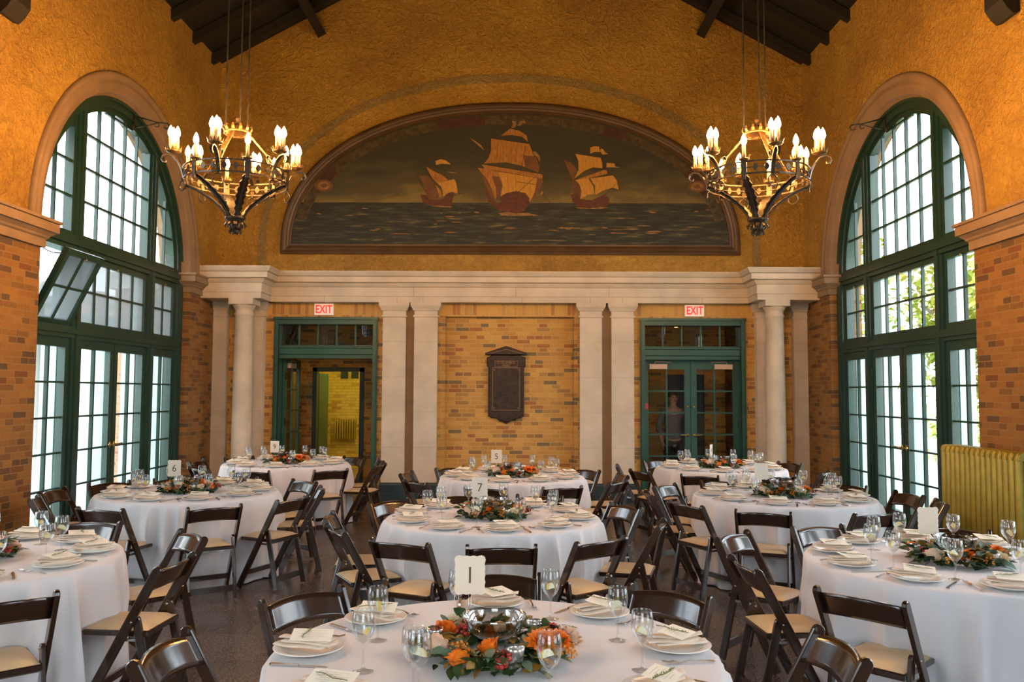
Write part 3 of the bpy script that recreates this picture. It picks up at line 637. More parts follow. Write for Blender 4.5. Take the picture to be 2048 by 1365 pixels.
# left ship
P(S5, 'sail_dark', [(310, 540), (360, 560), (480, 550), (600, 660), (680, 760), (720, 1000), (560, 1040), (450, 880), (430, 740)])
P(S5, 'sail', [(460, 370), (640, 480), (780, 540), (900, 640), (800, 690), (690, 710), (590, 620)])
P(S5, 'sail_lit', [(690, 710), (960, 640), (1020, 625), (1060, 680), (1090, 830), (1085, 920), (990, 880), (870, 930), (800, 980), (800, 860), (760, 770)])
P(S5, 'sail', [(660, 740), (760, 860), (780, 990), (730, 1000)])
P(S5, 'hull', [(360, 940), (480, 950), (530, 1030), (700, 1050), (830, 1010), (880, 920), (980, 880), (1040, 900), (1000, 1000), (970, 1170), (620, 1165), (430, 1130), (380, 1020)])
P(S5, 'sail_lit', [(650, 260), (750, 225), (860, 250), (960, 330), (780, 315), (660, 340)]); P(S5, 'foam', [(870, 485), (960, 480), (1090, 500), (960, 505)])
for a, b in (((160, 350), (470, 900)), ((445, 380), (450, 540)), ((460, 370), (740, 1000)), ((655, 480), (655, 700)), ((980, 980), (1180, 900))): stroke('rig', *[(S5[0] + x / S5[2], S5[1] + y / S5[2]) for x, y in (a, b)], w=.6)
P(S5, 'foam', [(560, 1170), (700, 1160), (1000, 1180), (980, 1195), (740, 1190)])
# right ship
P(S4, 'sail_dark', [(60, 430), (180, 480), (260, 560), (290, 660), (230, 760), (330, 900), (340, 1080), (220, 1000), (200, 760)])
P(S4, 'sail_lit', [(250, 330), (660, 395), (690, 480), (690, 570), (540, 555), (400, 610), (240, 740), (300, 600), (300, 450)])
P(S4, 'sail', [(250, 760), (720, 590), (760, 600), (780, 660), (460, 740)])
P(S4, 'sail_lit', [(245, 765), (460, 735), (540, 860), (560, 1000), (460, 1010), (330, 1080), (350, 940), (310, 830)])
P(S4, 'sail_lit', [(490, 740), (860, 685), (930, 780), (955, 920), (860, 890), (700, 940), (575, 1015), (570, 860)])
P(S4, 'sail_lit', [(495, 225), (560, 205), (640, 210), (650, 300), (560, 300), (497, 330)]); P(S4, 'sail_lit', [(660, 245), (700, 250), (740, 310), (790, 330), (700, 345), (655, 300)])
P(S4, 'sail_lit', [(760, 480), (890, 490), (900, 540), (980, 560), (870, 555), (755, 555)])
P(S4, 'hull', [(180, 1010), (300, 980), (330, 1080), (520, 1100), (730, 1000), (810, 1070), (790, 1180), (700, 1210), (300, 1220), (210, 1130)])
for a, b in (((245, 765), (760, 580)), ((480, 740), (860, 685)), ((740, 1000), (950, 795)), ((720, 700), (720, 660)), ((250, 330), (660, 395))): stroke('rig', *[(S4[0] + x / S4[2], S4[1] + y / S4[2]) for x, y in (a, b)], w=.6)
P(S4, 'foam', [(240, 1215), (480, 1230), (660, 1210), (790, 1215), (660, 1245), (300, 1235)])
# breaking wave crests
rnd = random.Random(5)
for _ in range(46):
    x = rnd.uniform(620, 1440); y = rnd.uniform(425, 478); w_ = rnd.uniform(8, 36) * (0.4 + (y - 420) / 60)
    if abs(x - 1020) > 300 and rnd.random() < .5: continue
    h = rnd.uniform(.8, 2.2); paint('foam', [(x - w_ / 2, y), (x - w_ / 5, y - h), (x + w_ / 4, y - h * .6), (x + w_ / 2, y + h * .3), (x, y + h * .7)])
mb.build('canvas', MURAL_MATS, mural)

# ================================================================ WINDOWS
def window(s, idx, frosted):
    yc = YC[0]; XF = W + .19
    root = thing('window_%d' % idx, kind='structure'); root.location = (0, yc, 0)
    def bar(mb, y0, y1, z0, z1, d0=-.035, d1=.035):
        a, b = s * (XF + d0), s * (XF + d1); mb.box(min(a, b), max(a, b), y0, y1, z0, z1)
    def arcbar(mb, Ro, Ri, d0, d1, ya, yb, zc=ZS, n=40):
        vs = []; fs = []; ta = math.acos(max(-1, min(1, -ya / Ro))) if abs(ya) < Ro else (PI if ya > 0 else 0); tb = math.acos(max(-1, min(1, -yb / Ro))) if abs(yb) < Ro else PI
        ta = math.acos(-max(-1, min(1, ya / Ro))) ; tb = math.acos(-max(-1, min(1, yb / Ro)))
        # theta measured from -y side
        for i in range(n + 1):
            th = ta + (tb - ta) * i / n
            for R, d in ((Ro, d0), (Ro, d1), (Ri, d1), (Ri, d0)): vs.append((s * (XF + d), -R * math.cos(th), zc + R * math.sin(th)))
        for i in range(n):
            for k in range(4): fs.append((i * 4 + k, i * 4 + (k + 1) % 4, i * 4 + 4 + (k + 1) % 4, i * 4 + 4 + k))
        fs += [(3, 2, 1, 0), (n * 4, n * 4 + 1, n * 4 + 2, n * 4 + 3)]; mb.add(vs, fs)
    mb = MB()
    RF = 1.915; RI = 1.80
    arcbar(mb, RF, RI, -.07, .12, -RF, RF)
    arcbar(mb, RF + .01, RF - .03, -.10, .0, -RF, RF)
    for sg in (-1, 1):
        y0, y1 = sorted((sg * 1.81, sg * 1.94)); bar(mb, y0, y1, 0, ZS + .02, -.072, .117)
        y0, y1 = sorted((sg * 1.895, sg * 1.94)); bar(mb, y0, y1, 0, ZS + .02, -.098, -.004)
        y0, y1 = sorted((sg * .885, sg * 1.05)); zt = ZS + math.sqrt(RI ** 2 - .97 ** 2)
        bar(mb, y0, y1, 0, zt + .04, -.06, .10)                      # deep mullion, painted outside
        bar(mb, y0 + .05, y1 - .05, 0, zt, -.085, -.05)
    bar(mb, -1.86, 1.86, 3.345, 3.52, -.07, .12); bar(mb, -1.86, 1.86, 3.40, 3.465, -.10, 0)
    bar(mb, -1.86, 1.86, 2.345, 2.475, -.07, .12); bar(mb, -1.86, 1.86, 2.39, 2.44, -.09, 0)
    bar(mb, -1.86, 1.86, 0, .06, -.07, .2)
    mb.build('window_frame', 'green_w', root)
    mb = MB()                                                        # pale outdoor jambs behind the frame
    for yy, wd, dd in ((-.965, .07, .30), (.965, .07, .30), (1.85, .05, .29), (0, .045, .215)):
        bar(mb, yy - wd, yy + wd, 0, 2.36, .12 if abs(yy) > .5 else .06, dd)
    for yy in (-.965, .965): bar(mb, yy - .05, yy + .05, 2.36, 3.4, .10, .20)
    mb.build('outer_jamb', 'teal_out', root)
    # arched lights
    def lights(mb, ya, yb, nc, zs_, Rc, sash=.055, fr=.035):
        """sash ring + muntins of one fixed light between ya..yb under radius Rc"""
        top = lambda y: ZS + math.sqrt(max(0.0001, Rc ** 2 - y * y))
        bar(mb, ya, yb, 3.505, 3.505 + sash, -.0335, .0335)
        for y, sg in ((ya, 1), (yb, -1)): bar(mb, min(y, y + sg * sash), max(y, y + sg * sash), 3.5, min(top(y), top(y + sg * sash)) + .03)
        arcbar(mb, Rc + .02, Rc - sash, -.032, .032, ya, yb, n=20)
        for i in range(1, nc):
            y = ya + sash + (yb - ya - 2 * sash) * i / nc; bar(mb, y - .013, y + .013, 3.52, top(y) - sash + .02, -.02, .02)
        for z in zs_:
            hy = math.sqrt(max(0, (Rc - sash) ** 2 - (z - ZS) ** 2)) if z > ZS else 9
            a, b = max(ya, -hy), min(yb, hy)
            if b - a > .05: bar(mb, a, b, z - .013, z + .013, -.0175, .0175)
    zrow = (3.97, 4.375, 4.785, 5.19)
    for ya, yb, nc in ((-.885, .885, 5), (1.05, 1.81, 2), (-1.81, -1.05, 2)):
        mb = MB(); lights(mb, ya, yb, nc, zrow, 1.79); o = mb.build('arched_light', 'green_w', root)
        g = MB(); n = 20; pts = [(ya, 3.52), (yb, 3.52)] + [(yb + (ya - yb) * i / n, ZS + math.sqrt(max(.0001, 1.77 ** 2 - min(1.769, abs(yb + (ya - yb) * i / n)) ** 2))) for i in range(n + 1)]
        g.add([(s * XF, y, max(z, 3.53)) for y, z in pts], [tuple(range(len(pts)))]); g.build('glass', 'glass', o)
    # hopper sashes: sash frame 2.475..3.345
    for ya, yb, nc in ((-.885, .885, 5), (1.05, 1.81, 2), (-1.81, -1.05, 2)):
        mb = MB(); z0, z1 = 0, .865; st = .07
        def hb(y0, y1, a, b, d0=-.03, d1=.03): mb.box(min(s * d0, s * d1), max(s * d0, s * d1), y0, y1, a, b)
        hb(ya + st, yb - st, z0, z0 + st); hb(ya + st, yb - st, z1 - st, z1); hb(ya + .005, ya + st, z0, z1); hb(yb - st, yb - .005, z0, z1)
        for i in range(1, nc): y = ya + st + (yb - ya - 2 * st) * i / nc; hb(y - .014, y + .014, z0 + .02, z1 - .02, -.018, .018)
        hb(ya + .02, yb - .02, .425, .45, -.0155, .0155)
        opened = (s < 0 and ya < -1)
        o = mb.build('hopper_sash', 'green_w', root, (s * XF, 0, 2.478))
        g = MB(); g.add([(0, ya + .03, .03), (0, yb - .03, .03), (0, yb - .03, z1 - .03), (0, ya + .03, z1 - .03)], [(0, 1, 2, 3)]); g.build('glass', 'frost' if frosted else 'glass', o)
        k = MB(); k.tube([(-s * .03, (ya + yb) / 2, .81), (-s * .05, (ya + yb) / 2, .80), (-s * .055, (ya + yb) / 2, .775)], .009, 6); k.build('latch', 'brass', o)
        if opened:
            o.rotation_euler = (0, R_(26), 0); o['label'] = 'tilted open hopper sash'
            # chain stay to the frame
            ang = R_(26); tx = s * XF + math.sin(ang) * .8; tz = 2.478 + math.cos(ang) * .8
            k = MB(); pts = []
            for i in range(9):
                f = i / 8; pts.append((s * XF + .02 + (tx - s * XF - .02) * f, -1.79, 3.33 + (tz - 3.33) * f - .05 * math.sin(PI * f)))
            k.tube(pts, .006, 5); k.build('stay_chain', 'iron', root)
    # french doors and side lights
    for ya, yb, leaf in ((-.885, -.004, 1), (.004, .885, 1), (1.05, 1.81, 0), (-1.81, -1.05, 0)):
        mb = MB(); st = .095 if leaf else .085; zt = 2.34
        bar(mb, ya + st, yb - st, .06, .27); bar(mb, ya + st, yb - st, 2.235, zt)
        bar(mb, ya + .004, ya + st, .06, zt); bar(mb, yb - st, yb - .004, .06, zt)
        ym = (ya + yb) / 2; bar(mb, ym - .015, ym + .015, .25, 2.24, -.02, .02)
        for i in range(1, 5): z = .27 + (2.235 - .27) * i / 5; bar(mb, ya + st - .01, yb - st + .01, z - .011, z + .011, -.0175, .0175)
        if leaf:
            y = ya if ya < -.1 else yb - .02
            for z in (.35, 1.2, 2.05): bar(mb, y - .01 if ya < -.1 else y, y + .02, z - .05, z + .05, -.05, -.03)
        o = mb.build('french_door' if leaf else 'side_light', 'green_w', root)
        g = MB(); g.add([(s * XF, ya + .05, .25), (s * XF, yb - .05, .25), (s * XF, yb - .05, 2.25), (s * XF, ya + .05, 2.25)], [(0, 1, 2, 3)]); g.build('glass', 'glass', o)
        if leaf:
            k = MB(); yh = yb - .05 if ya < -.1 else ya + .05; sg = -1 if ya < -.1 else 1; xx = s * (XF - .035)
            k.tube([(xx, yh, 1.08), (xx - s * .05, yh, 1.08), (xx - s * .055, yh + sg * .12, 1.085)], .010, 8); k.ball((xx - s * .008, yh, 1.08), .026, 10, (.4, 1, 1.6))
            k.build('handle', 'brass', o)
    # scroll bracket at the arch
    k = MB(); by, bz = 0.24, ZS + 1.80
    x0 = s * (XF - .07)
    k.tube([(x0, by, bz + .06), (x0 - s * .30, by + .02, bz - .02), (x0 - s * .42, by + .03, bz - .03)] + [(x0 - s * (.42 + .035 * math.sin(a)), by + .03, bz - .065 + .035 * math.cos(a)) for a in [.6 * j for j in range(1, 8)]], .009, 6)
    k.tube([(x0, by, bz - .10), (x0 - s * .15, by + .01, bz - .075), (x0 - s * .30, by + .02, bz - .03)], .008, 6)
    k.tube([(x0 - s * .28, by + .02, bz - .03)] + [(x0 - s * (.30 + .028 * math.sin(a)), by + .02, bz - .055 + .028 * math.cos(a)) for a in [.6 * j for j in range(1, 8)]], .007, 6)
    k.box(min(x0, x0 - s * .02), max(x0, x0 - s * .02), by - .02, by + .02, bz - .14, bz + .1)
    k.build('scroll_bracket', 'iron', root)
    tr = snapshot(root)
    for i, y in enumerate(YC[1:]):
        c = copy_tree(root, None, tr); c.location = (0, y, 0); c.name = 'window_%d' % (idx + 2 + 2 * i)
    return root
window(-1, 1, True); window(1, 2, False)

# ================================================================ BACK DOORWAYS
def back_door(s, idx):
    x0, x1 = (-3.84, -2.15) if s < 0 else (2.12, 3.83)
    root = thing('door_%d' % idx, kind='structure'); root.location = (0, YB, 0)
    mb = MB(); fw_ = .075
    for a, b in ((x0, x0 + fw_), (x1 - fw_, x1)): mb.box(a, b, -.03, .30, 0, ZD); mb.box(a + (.02 if a == x0 else -.0), b + (0 if a == x0 else -.02), -.05, 0, 0, ZD - .02)
    mb.box(x0 + .001, x1 - .001, -.028, .298, ZD - .115, ZD - .001); mb.box(x0 - .01, x1 + .01, -.053, -.02, ZD - .04, ZD + .002)
    mb.mould(x0 + .02, x1 - .02, .02, .25, [(0, 2.29), (0, 2.34), (.0, 2.345), (.015, 2.36), (.015, 2.45), (.03, 2.46), (.03, 2.485), (0, 2.49)])
    for i in range(1, 5): x = x0 + fw_ + (x1 - x0 - 2 * fw_) * i / 5; mb.box(x - .012, x + .012, .08, .12, 2.48, ZD - .1)
    mb.box(x0 + fw_, x1 - fw_, .07, .13, 2.48, 2.51)
    mb.build('door_frame', 'green', root)
    g = MB(); g.add([(x0 + .05, .10, 2.48), (x1 - .05, .10, 2.48), (x1 - .05, .10, 2.86), (x0 + .05, .10, 2.86)], [(0, 1, 2, 3)]); g.build('transom_glass', 'door_glass', root)
    def leaf(w, M_, closer, hand):
        """leaf hinged at x=0, extends +x by w"""
        o = thing('door_leaf'); o.parent = root; o.matrix_local = M_
        mb = MB(); st = .085
        for a, b, c, d in ((st, w - st - .01, .02, .36), (st, w - st - .01, 2.135, 2.285), (0, st, .02, 2.285), (w - st - .01, w, .02, 2.285)): mb.box(a, b, -.022, .022, c, d)
        mb.box(w / 2 - .014, w / 2 + .014, -.015, .015, .3, 2.2)
        for i in range(1, 5): z = .36 + (2.135 - .36) * i / 5; mb.box(.05, w - .05, -.0125, .0125, z - .013, z + .013)
        mb.build('stile_and_rail', 'green', o)
        g = MB(); g.add([(.05, 0, .33), (w - .05, 0, .33), (w - .05, 0, 2.16), (.05, 0, 2.16)], [(0, 1, 2, 3)]); g.build('glass', 'door_glass', o)
        if closer:
            k = MB(); a = .10 if hand > 0 else w - .40
            k.box(a, a + .29, -.075, -.022, 2.14, 2.22); k.tube([(a + .08, -.05, 2.22), (a + .10, -.05, 2.262), (a + .36, -.03, 2.255)], .008, 5); k.build('door_closer', 'beige', o)
        k = MB(); xh = w - .05; k.tube([(xh, -.022, 1.06), (xh, -.07, 1.06), (xh - .12, -.075, 1.065)], .011, 8); k.ball((xh, -.03, 1.06), .025, 10, (1, .4, 1)); k.ball((xh, -.026, 1.52), .018, 8, (1, .4, 1))
        k.build('lever_handle', 'brass', o)
        for z in (.4, 1.2, 2.0): pass
        k = MB(); [k.box(-.012, .012, -.04, -.02, z - .06, z + .06) for z in (.4, 1.25, 2.0)]; k.build('hinge', 'bronze', o)
        return o
    w = (x1 - x0 - 2 * fw_) / 2 - .004
    if s > 0:
        leaf(w, T_(x0 + fw_, .2, 0), True, 1)
        leaf(w, T_(x1 - fw_, .2, 0) @ Matrix.Diagonal((-1, 1, 1, 1)), True, 1)
    else:                                             # both leaves folded back into the lobby
        leaf(w, T_(x0 + fw_ + .03, .24, 0) @ RZ(R_(86)), True, 1)
        leaf(w, T_(x1 - fw_ - .03, .24, 0) @ RZ(R_(87)), False, 1)
back_door(-1, 1); back_door(1, 2)
# exit signs
for sx, x in (('left', -3.03), ('right', 3.005)):
    o = thing('exit_sign', 'lit white exit sign with red letters above the %s back doorway' % sx, 'sign', (x, YB - .03, 3.085))
    mb = MB(); mb.slab([(-.155, -.095), (.155, -.095), (.155, .095), (-.155, .095)], .05, RX(R_(90)), .006); mb.build('housing', 'sign', o)
    mb = MB(); text_mb(mb, 'EXIT', .185, T_(0, -.0262, -.004) @ RX(R_(90)) @ Matrix.Diagonal((.72, 1.0, 1, 1)), .0015, bold=.0035); mb.build('lettering', 'red', o)
    o2 = None

# lobbies behind the doorways
def room_shell(name, x0, x1, y0, y1, z1, mats, holes=(), ymat=None):
    """side walls, ceiling, back wall with holes ((xa,xb,za,zb))"""
    mb = MB()
    mb.add([(x0, y0, 0), (x0, y1, 0), (x0, y1, z1), (x0, y0, z1)], [(0, 1, 2, 3)]); mb.add([(x1, y0, 0), (x1, y1, 0), (x1, y1, z1), (x1, y0, z1)], [(3, 2, 1, 0)])
    mb.mat = 1
    xs = sorted(holes); x = x0
    for a, b, zb in xs:
        mb.add([(x, y1, 0), (a, y1, 0), (a, y1, z1), (x, y1, z1)], [(0, 1, 2, 3)]); mb.add([(a, y1, zb), (b, y1, zb), (b, y1, z1), (a, y1, z1)], [(0, 1, 2, 3)]); x = b
    mb.add([(x, y1, 0), (x1, y1, 0), (x1, y1, z1), (x, y1, z1)], [(0, 1, 2, 3)])
    mb.mat = 2; mb.add([(x0, y0, z1), (x1, y0, z1), (x1, y1, z1), (x0, y1, z1)], [(0, 1, 2, 3)])
    mb.mat = 3; mb.add([(x0, y0, 0.002), (x1, y0, .002), (x1, y1, .002), (x0, y1, .002)], [(0, 1, 2, 3)])
    return struct(mb, name, mats)
room_shell('wall_left_lobby', -4.1, -1.9, YB + .40, 15.9, 3.1, ['brick_side_dim', 'brick_back', 'timber', 'floor'], [(-3.72, -2.86, 2.15)])
room_shell('wall_corridor', -4.4, -2.2, 15.95, 19.0, 2.9, ['brick_yellow', 'brick_yellow_x', 'brick_yellow_x', 'corr_floor'])
mb = MB()
mb.box(-3.78, -3.70, 15.84, 16.0, 0, 2.2); mb.box(-2.88, -2.80, 15.84, 16.0, 0, 2.2); mb.box(-3.78, -2.80, 15.84, 16.0, 2.13, 2.21)
struct(mb, 'door_3', 'green_dark')
o = thing('door_4', kind='structure'); o.location = (-3.72, 16.05, 0); o.rotation_euler = (0, 0, R_(91))
mb = MB(); mb.box(0, .85, -.022, .022, .02, 2.1); mb.build('leaf', 'green', o)
mb = MB(); mb.tube([(.78, -.03, 1.05), (.78, -.08, 1.05), (.78, -.08, .93), (.78, -.03, .93)], .012, 6); mb.build('handle', 'brass', o)
mb = MB()
for x in (-3.82, -3.58): mb.box(x - .08, x + .08, 18.96, 18.99, 2.05, 2.32)
struct(mb, 'window_7', 'green_dark')
room_shell('wall_right_lobby', 1.9, 4.1, YB + .40, 15.9, 3.1, ['brick_side_dim', 'brick_back', 'timber', 'floor'], [(3.0, 3.7, 2.1)])
mb = MB(); mb.box(2.2, 4.6, 17.4, 17.45, 0, 2.6); mb.box(2.2, 2.25, 15.9, 17.4, 0, 2.6); mb.box(4.55, 4.6, 15.9, 17.4, 0, 2.6); mb.box(2.2, 4.6, 15.9, 17.45, 2.55, 2.6); struct(mb, 'wall_right_passage', 'timber')
# soft lamps of those rooms
def lampfix(x, y, z, e, col, nm, lab):
    o = thing(nm, lab, 'lamp', (x, y, z)); mb = MB(); mb.lathe([(0, 0), (.09, 0), (.09, -.015), (0, -.015)], 20); mb.build('rose_plate', 'brass', o)
    mm = pbr('globe_' + nm + str(x), (1, .9, .7), 0.4, emit=col, estr=e); mb = MB(); mb.ball((0, 0, -.09), .08, 16); mb.build('globe', mm, o)
lampfix(-2.9, 17.0, 2.9, 300, (1, .80, .22), 'ceiling_lamp', 'small globe lamp lighting the yellow corridor')
lampfix(3.0, 15.0, 3.1, 5, (1, .6, .25), 'ceiling_lamp', 'small globe lamp in the lobby behind the right glass doors')
lampfix(-3.0, 14.8, 3.1, 1.5, (1, .6, .25), 'ceiling_lamp', 'small globe lamp in the lobby behind the open left doorway')

def radiator(name, n, pitch, h, dep, mat, lab, loc, rz, z0=.09, valve=False, feet=True):
    """cast iron column radiator: sections along local x, depth along y"""
    o = thing(name, lab, 'radiator', loc, rz)
    for i in range(n):
        x = (i - (n - 1) / 2) * pitch; mb = MB(); mb.smooth = True
        w_ = pitch * .40
        for y, ww in ((-dep / 2 + w_, w_), (0, w_ * .9), (dep / 2 - w_, w_)):
            pr = [(ww * .7, z0), (ww, z0 + .04), (ww, h - .05), (ww * .8, h - .02), (ww * .25, h)]
            mb.lathe(pr, 10, (x, y, 0))
        prof = [(-dep / 2 + w_ * .2, h - .045), (-dep / 2 + w_ * .6, h - .012), (-dep / 2 + w_ * 1.5, h), (dep / 2 - w_ * 1.5, h), (dep / 2 - w_ * .6, h - .012), (dep / 2 - w_ * .2, h - .045), (dep / 2 - w_ * .2, h - .07), (-dep / 2 + w_ * .2, h - .07)]
        mb.slab(prof, w_ * 1.95, T_(x, 0, 0) @ Matrix(((0, 0, 1, 0), (1, 0, 0, 0), (0, 1, 0, 0), (0, 0, 0, 1))), .006)
        mb.box(x - w_ * .8, x + w_ * .8, -dep / 2 + w_, dep / 2 - w_, z0, z0 + .06)
        mb.tube([(x - pitch / 2, 0, h - .06), (x + pitch / 2, 0, h - .06)], .022, 8); mb.tube([(x - pitch / 2, 0, z0 + .04), (x + pitch / 2, 0, z0 + .04)], .022, 8)
        if feet and i in (0, n - 1): mb.lathe([(.03, 0), (.022, .02), (.02, z0 + .01)], 8, (x, -dep / 2 + w_, 0)); mb.lathe([(.03, 0), (.022, .02), (.02, z0 + .01)], 8, (x, dep / 2 - w_, 0))
        mb.build('section', mat, o)
    if valve:
        X = valve * (n * pitch / 2); mb = MB()
        mb.tube([(X - .02, 0, h - .09), (X + .10, 0, h - .09)], .035, 10); mb.ball((X + .12, 0, h - .09), .05, 12); mb.tube([(X + .12, 0, h - .09), (X + .12, 0, h - .17), (X + .12, 0, .0)], [.035, .028, .026], 10)
        mb.tube([(X + .12, 0, h - .06), (X + .12, 0, h + .0)], .02, 8); mb.ball((X + .12, 0, .33), .045, 10, (1.4, 1, .6))
        mb.build('supply_pipe', 'rad_pale', o)
        mb = MB(); mb.tube([(X + .12 + .045 * math.cos(a), -.075, h - .09 + .045 * math.sin(a)) for a in [PI * j / 6 for j in range(12)]], .009, 6, closed=True); mb.tube([(X + .12, -.03, h - .09), (X + .12, -.08, h - .09)], .009, 6); mb.build('valve_wheel', 'brass', o)
    return o
radiator('radiator', 15, .09, 1.235, .24, 'rad_gold', 'tall gold green column radiator against the right wall by the window', (W - .20, 7.97, 0), R_(90), z0=.33, valve=-1, feet=True)
radiator('radiator', 9, .055, .46, .12, 'rad_gold', 'low gold radiator on the yellow brick wall of the corridor', (-3.76, 18.85, .66), R_(3), z0=.02, feet=False)
radiator('radiator', 3, .075, 1.42, .12, 'rad_gold', 'narrow radiator just inside the open left doorway', (-2.04, 14.75, 0), R_(90))
radiator('radiator', 3, .075, 1.18, .12, 'rad_gold', 'narrow radiator behind the glass of the right back doors', (2.33, 15.3, 0), 0)

# bronze plaque in the middle recess
o = thing('memorial_plaque', 'dark bronze tablet with pediment mounted on the central brick recess', 'plaque', (-.055, YB + .11, 1.86))
RXZ = RX(R_(90))
mb = MB(); wv = .30
outl = [(-.29, -.50), (-.29, .30), (-.315, .31), (-.315, .46), (-.25, .47), (-.25, .50), (.25, .50), (.25, .47), (.315, .46), (.315, .31), (.29, .30), (.29, -.50), (.24, -.53), (.15, -.54), (.07, -.59), (0, -.625), (-.07, -.59), (-.15, -.54), (-.24, -.53)]
mb.slab(outl, .05, T_(0, -.025, 0) @ RXZ, .012); mb.build('tablet', 'bronze', o)
mb = MB(); mb.slab([(-.34, .50), (.34, .50), (.34, .53), (0, .645), (-.34, .53)], .09, T_(0, -.045, 0) @ RXZ, .008); mb.build('pediment', 'bronze', o)
mb = MB()
for a, b, c, d in ((-.225, .225, .285, .292), (-.225, .225, -.405, -.398), (-.225, -.218, -.4, .29), (.218, .225, -.4, .29)): mb.box(a, b, -.056, -.05, c, d)
for x in (-.195, .195):
    for z in (.255, -.37): mb.ball((x, -.052, z), .013, 8, (1, .6, 1))
for a, b in (((-.30, .50), (0, .60)), ((.30, .50), (0, .60))): mb.strap([(a[0] * .85, -.094, a[1] + .02), (b[0], -.094, b[1] - .01)], .006, .006, (0, 0, 1))
for a, b, c, d in ((-.186, .186, .302, .307), (-.186, .186, .395, .40), (-.186, -.181, .302, .40), (.181, .186, .302, .40)): mb.box(a, b, -.055, -.05, c, d)
mb.box(-.297, -.291, -.045, -.01, -.5, .30); mb.box(.291, .297, -.045, -.01, -.5, .30)
mb.build('raised_border', 'bronze_light', o)
mb = MB(); text_mb(mb, 'COLUMBUS', .055, T_(0, -.052, .372) @ RXZ, .002); text_mb(mb, 'PARK', .055, T_(0, -.052, .325) @ RXZ, .002); mb.build('lettering', 'bronze_light', o)
# sprig of leaves under the tablet
mb = MB()
for i in range(9):
    a = PI * (1.1 + .8 * i / 8); mb.ball((.05 * math.cos(a) * (1 + i % 3), -.06, -.55 + .03 * math.sin(a)), .018, 6, (1.6, .6, .8))
mb.build('leaf_ornament', 'bronze', o)

# person standing behind the right glass doors
def skin(name, joints, edges, mat, parent, lvl=2):
    me = bpy.data.meshes.new(name); me.from_pydata([j[0] for j in joints], edges, []); me.materials.append(M[mat])
    ob = bpy.data.objects.new(name, me); COL.objects.link(ob); ob.parent = parent
    sk = ob.modifiers.new('skin', 'SKIN'); sk.use_smooth_shade = True
    for i, j in enumerate(joints):
        r = j[1]; r = r if isinstance(r, tuple) else (r, r); me.skin_vertices[0].data[i].radius = r
    me.skin_vertices[0].data[0].use_root = True
    sb = ob.modifiers.new('sub', 'SUBSURF'); sb.levels = lvl; sb.render_levels = lvl
    return ob
per = thing('person', 'person in grey shirt and dark trousers standing behind the right glass doors', 'person', (2.84, 14.5, 0), R_(8))
J = [((0, 0, .98), (.15, .10)), ((0, 0, 1.12), (.125, .09)), ((0, .0, 1.30), (.15, .105)), ((0, 0, 1.43), (.13, .09)), ((0, 0, 1.52), (.052, .052)), ((0, -.01, 1.58), (.062, .07)), ((0, -.012, 1.66), (.075, .092)), ((0, 0, 1.735), (.06, .075)),
     ((.17, 0, 1.43), .055), ((.25, .02, 1.18), .042), ((.23, -.06, .95), .032), ((.225, -.08, .90), (.018, .038)), ((.22, -.09, .85), (.014, .032)),
     ((-.17, 0, 1.43), .055), ((-.25, .02, 1.18), .042), ((-.23, -.06, .95), .032), ((-.225, -.08, .90), (.018, .038)), ((-.22, -.09, .85), (.014, .032)),
     ((.09, 0, .88), .09), ((.10, -.01, .50), .058), ((.10, .01, .10), .04), ((.11, -.12, .04), .035), ((-.09, 0, .88), .09), ((-.10, -.01, .50), .058), ((-.10, .01, .10), .04), ((-.11, -.12, .04), .035)]
E_ = [(0, 1), (1, 2), (2, 3), (3, 4), (4, 5), (5, 6), (6, 7), (3, 8), (8, 9), (9, 10), (10, 11), (11, 12), (3, 13), (13, 14), (14, 15), (15, 16), (16, 17), (0, 18), (18, 19), (19, 20), (20, 21), (0, 22), (22, 23), (23, 24), (24, 25)]
for b0, sx in ((12, 1), (17, -1)):
    for k, (dy, ln) in enumerate(((-.026, .05), (-.009, .06), (.009, .057), (.024, .045))):
        i = len(J); J.append(((sx * .215, -.092 + dy, .825), .009)); J.append(((sx * .208, -.098 + dy, .825 - ln), .007)); E_ += [(b0, i), (i, i + 1)]
    i = len(J); J.append(((sx * .20, -.125, .865), .009)); J.append(((sx * .19, -.14, .835), .008)); E_ += [(b0 - 1, i), (i, i + 1)]
skin('body', J, E_, 'skin', per)
skin('shirt', [((0, 0, .89), (.19, .14)), ((0, 0, 1.12), (.142, .105)), ((0, 0, 1.30), (.168, .12)), ((0, 0, 1.42), (.145, .10)), ((0, 0, 1.485), (.07, .068)), ((.18, 0, 1.425), .07), ((.255, .02, 1.18), .055), ((.24, -.05, 1.0), .043), ((-.18, 0, 1.425), .07), ((-.255, .02, 1.18), .055), ((-.24, -.05, 1.0), .043)],
     [(0, 1), (1, 2), (2, 3), (3, 4), (3, 5), (5, 6), (6, 7), (3, 8), (8, 9), (9, 10)], 'shirt', per)
skin('trousers', [((0, 0, 1.03), (.15, .108)), ((.09, 0, .88), .105), ((.10, -.01, .50), .075), ((.10, .01, .09), .062), ((-.09, 0, .88), .105), ((-.10, -.01, .50), .075), ((-.10, .01, .09), .062)],
     [(0, 1), (1, 2), (2, 3), (0, 4), (4, 5), (5, 6)], 'trousers', per)
mb = MB(); mb.ball((0, .022, 1.715), .094, 14, (.88, 1.0, .95)); mb.build('hair', 'hair', per)
mb = MB(); mb.slab([(-.012, -.03), (.012, -.03), (.006, .02), (-.006, .02)], .025, T_(0, -.105, 1.65) @ RXZ, .004); mb.build('nose', 'skin', per)
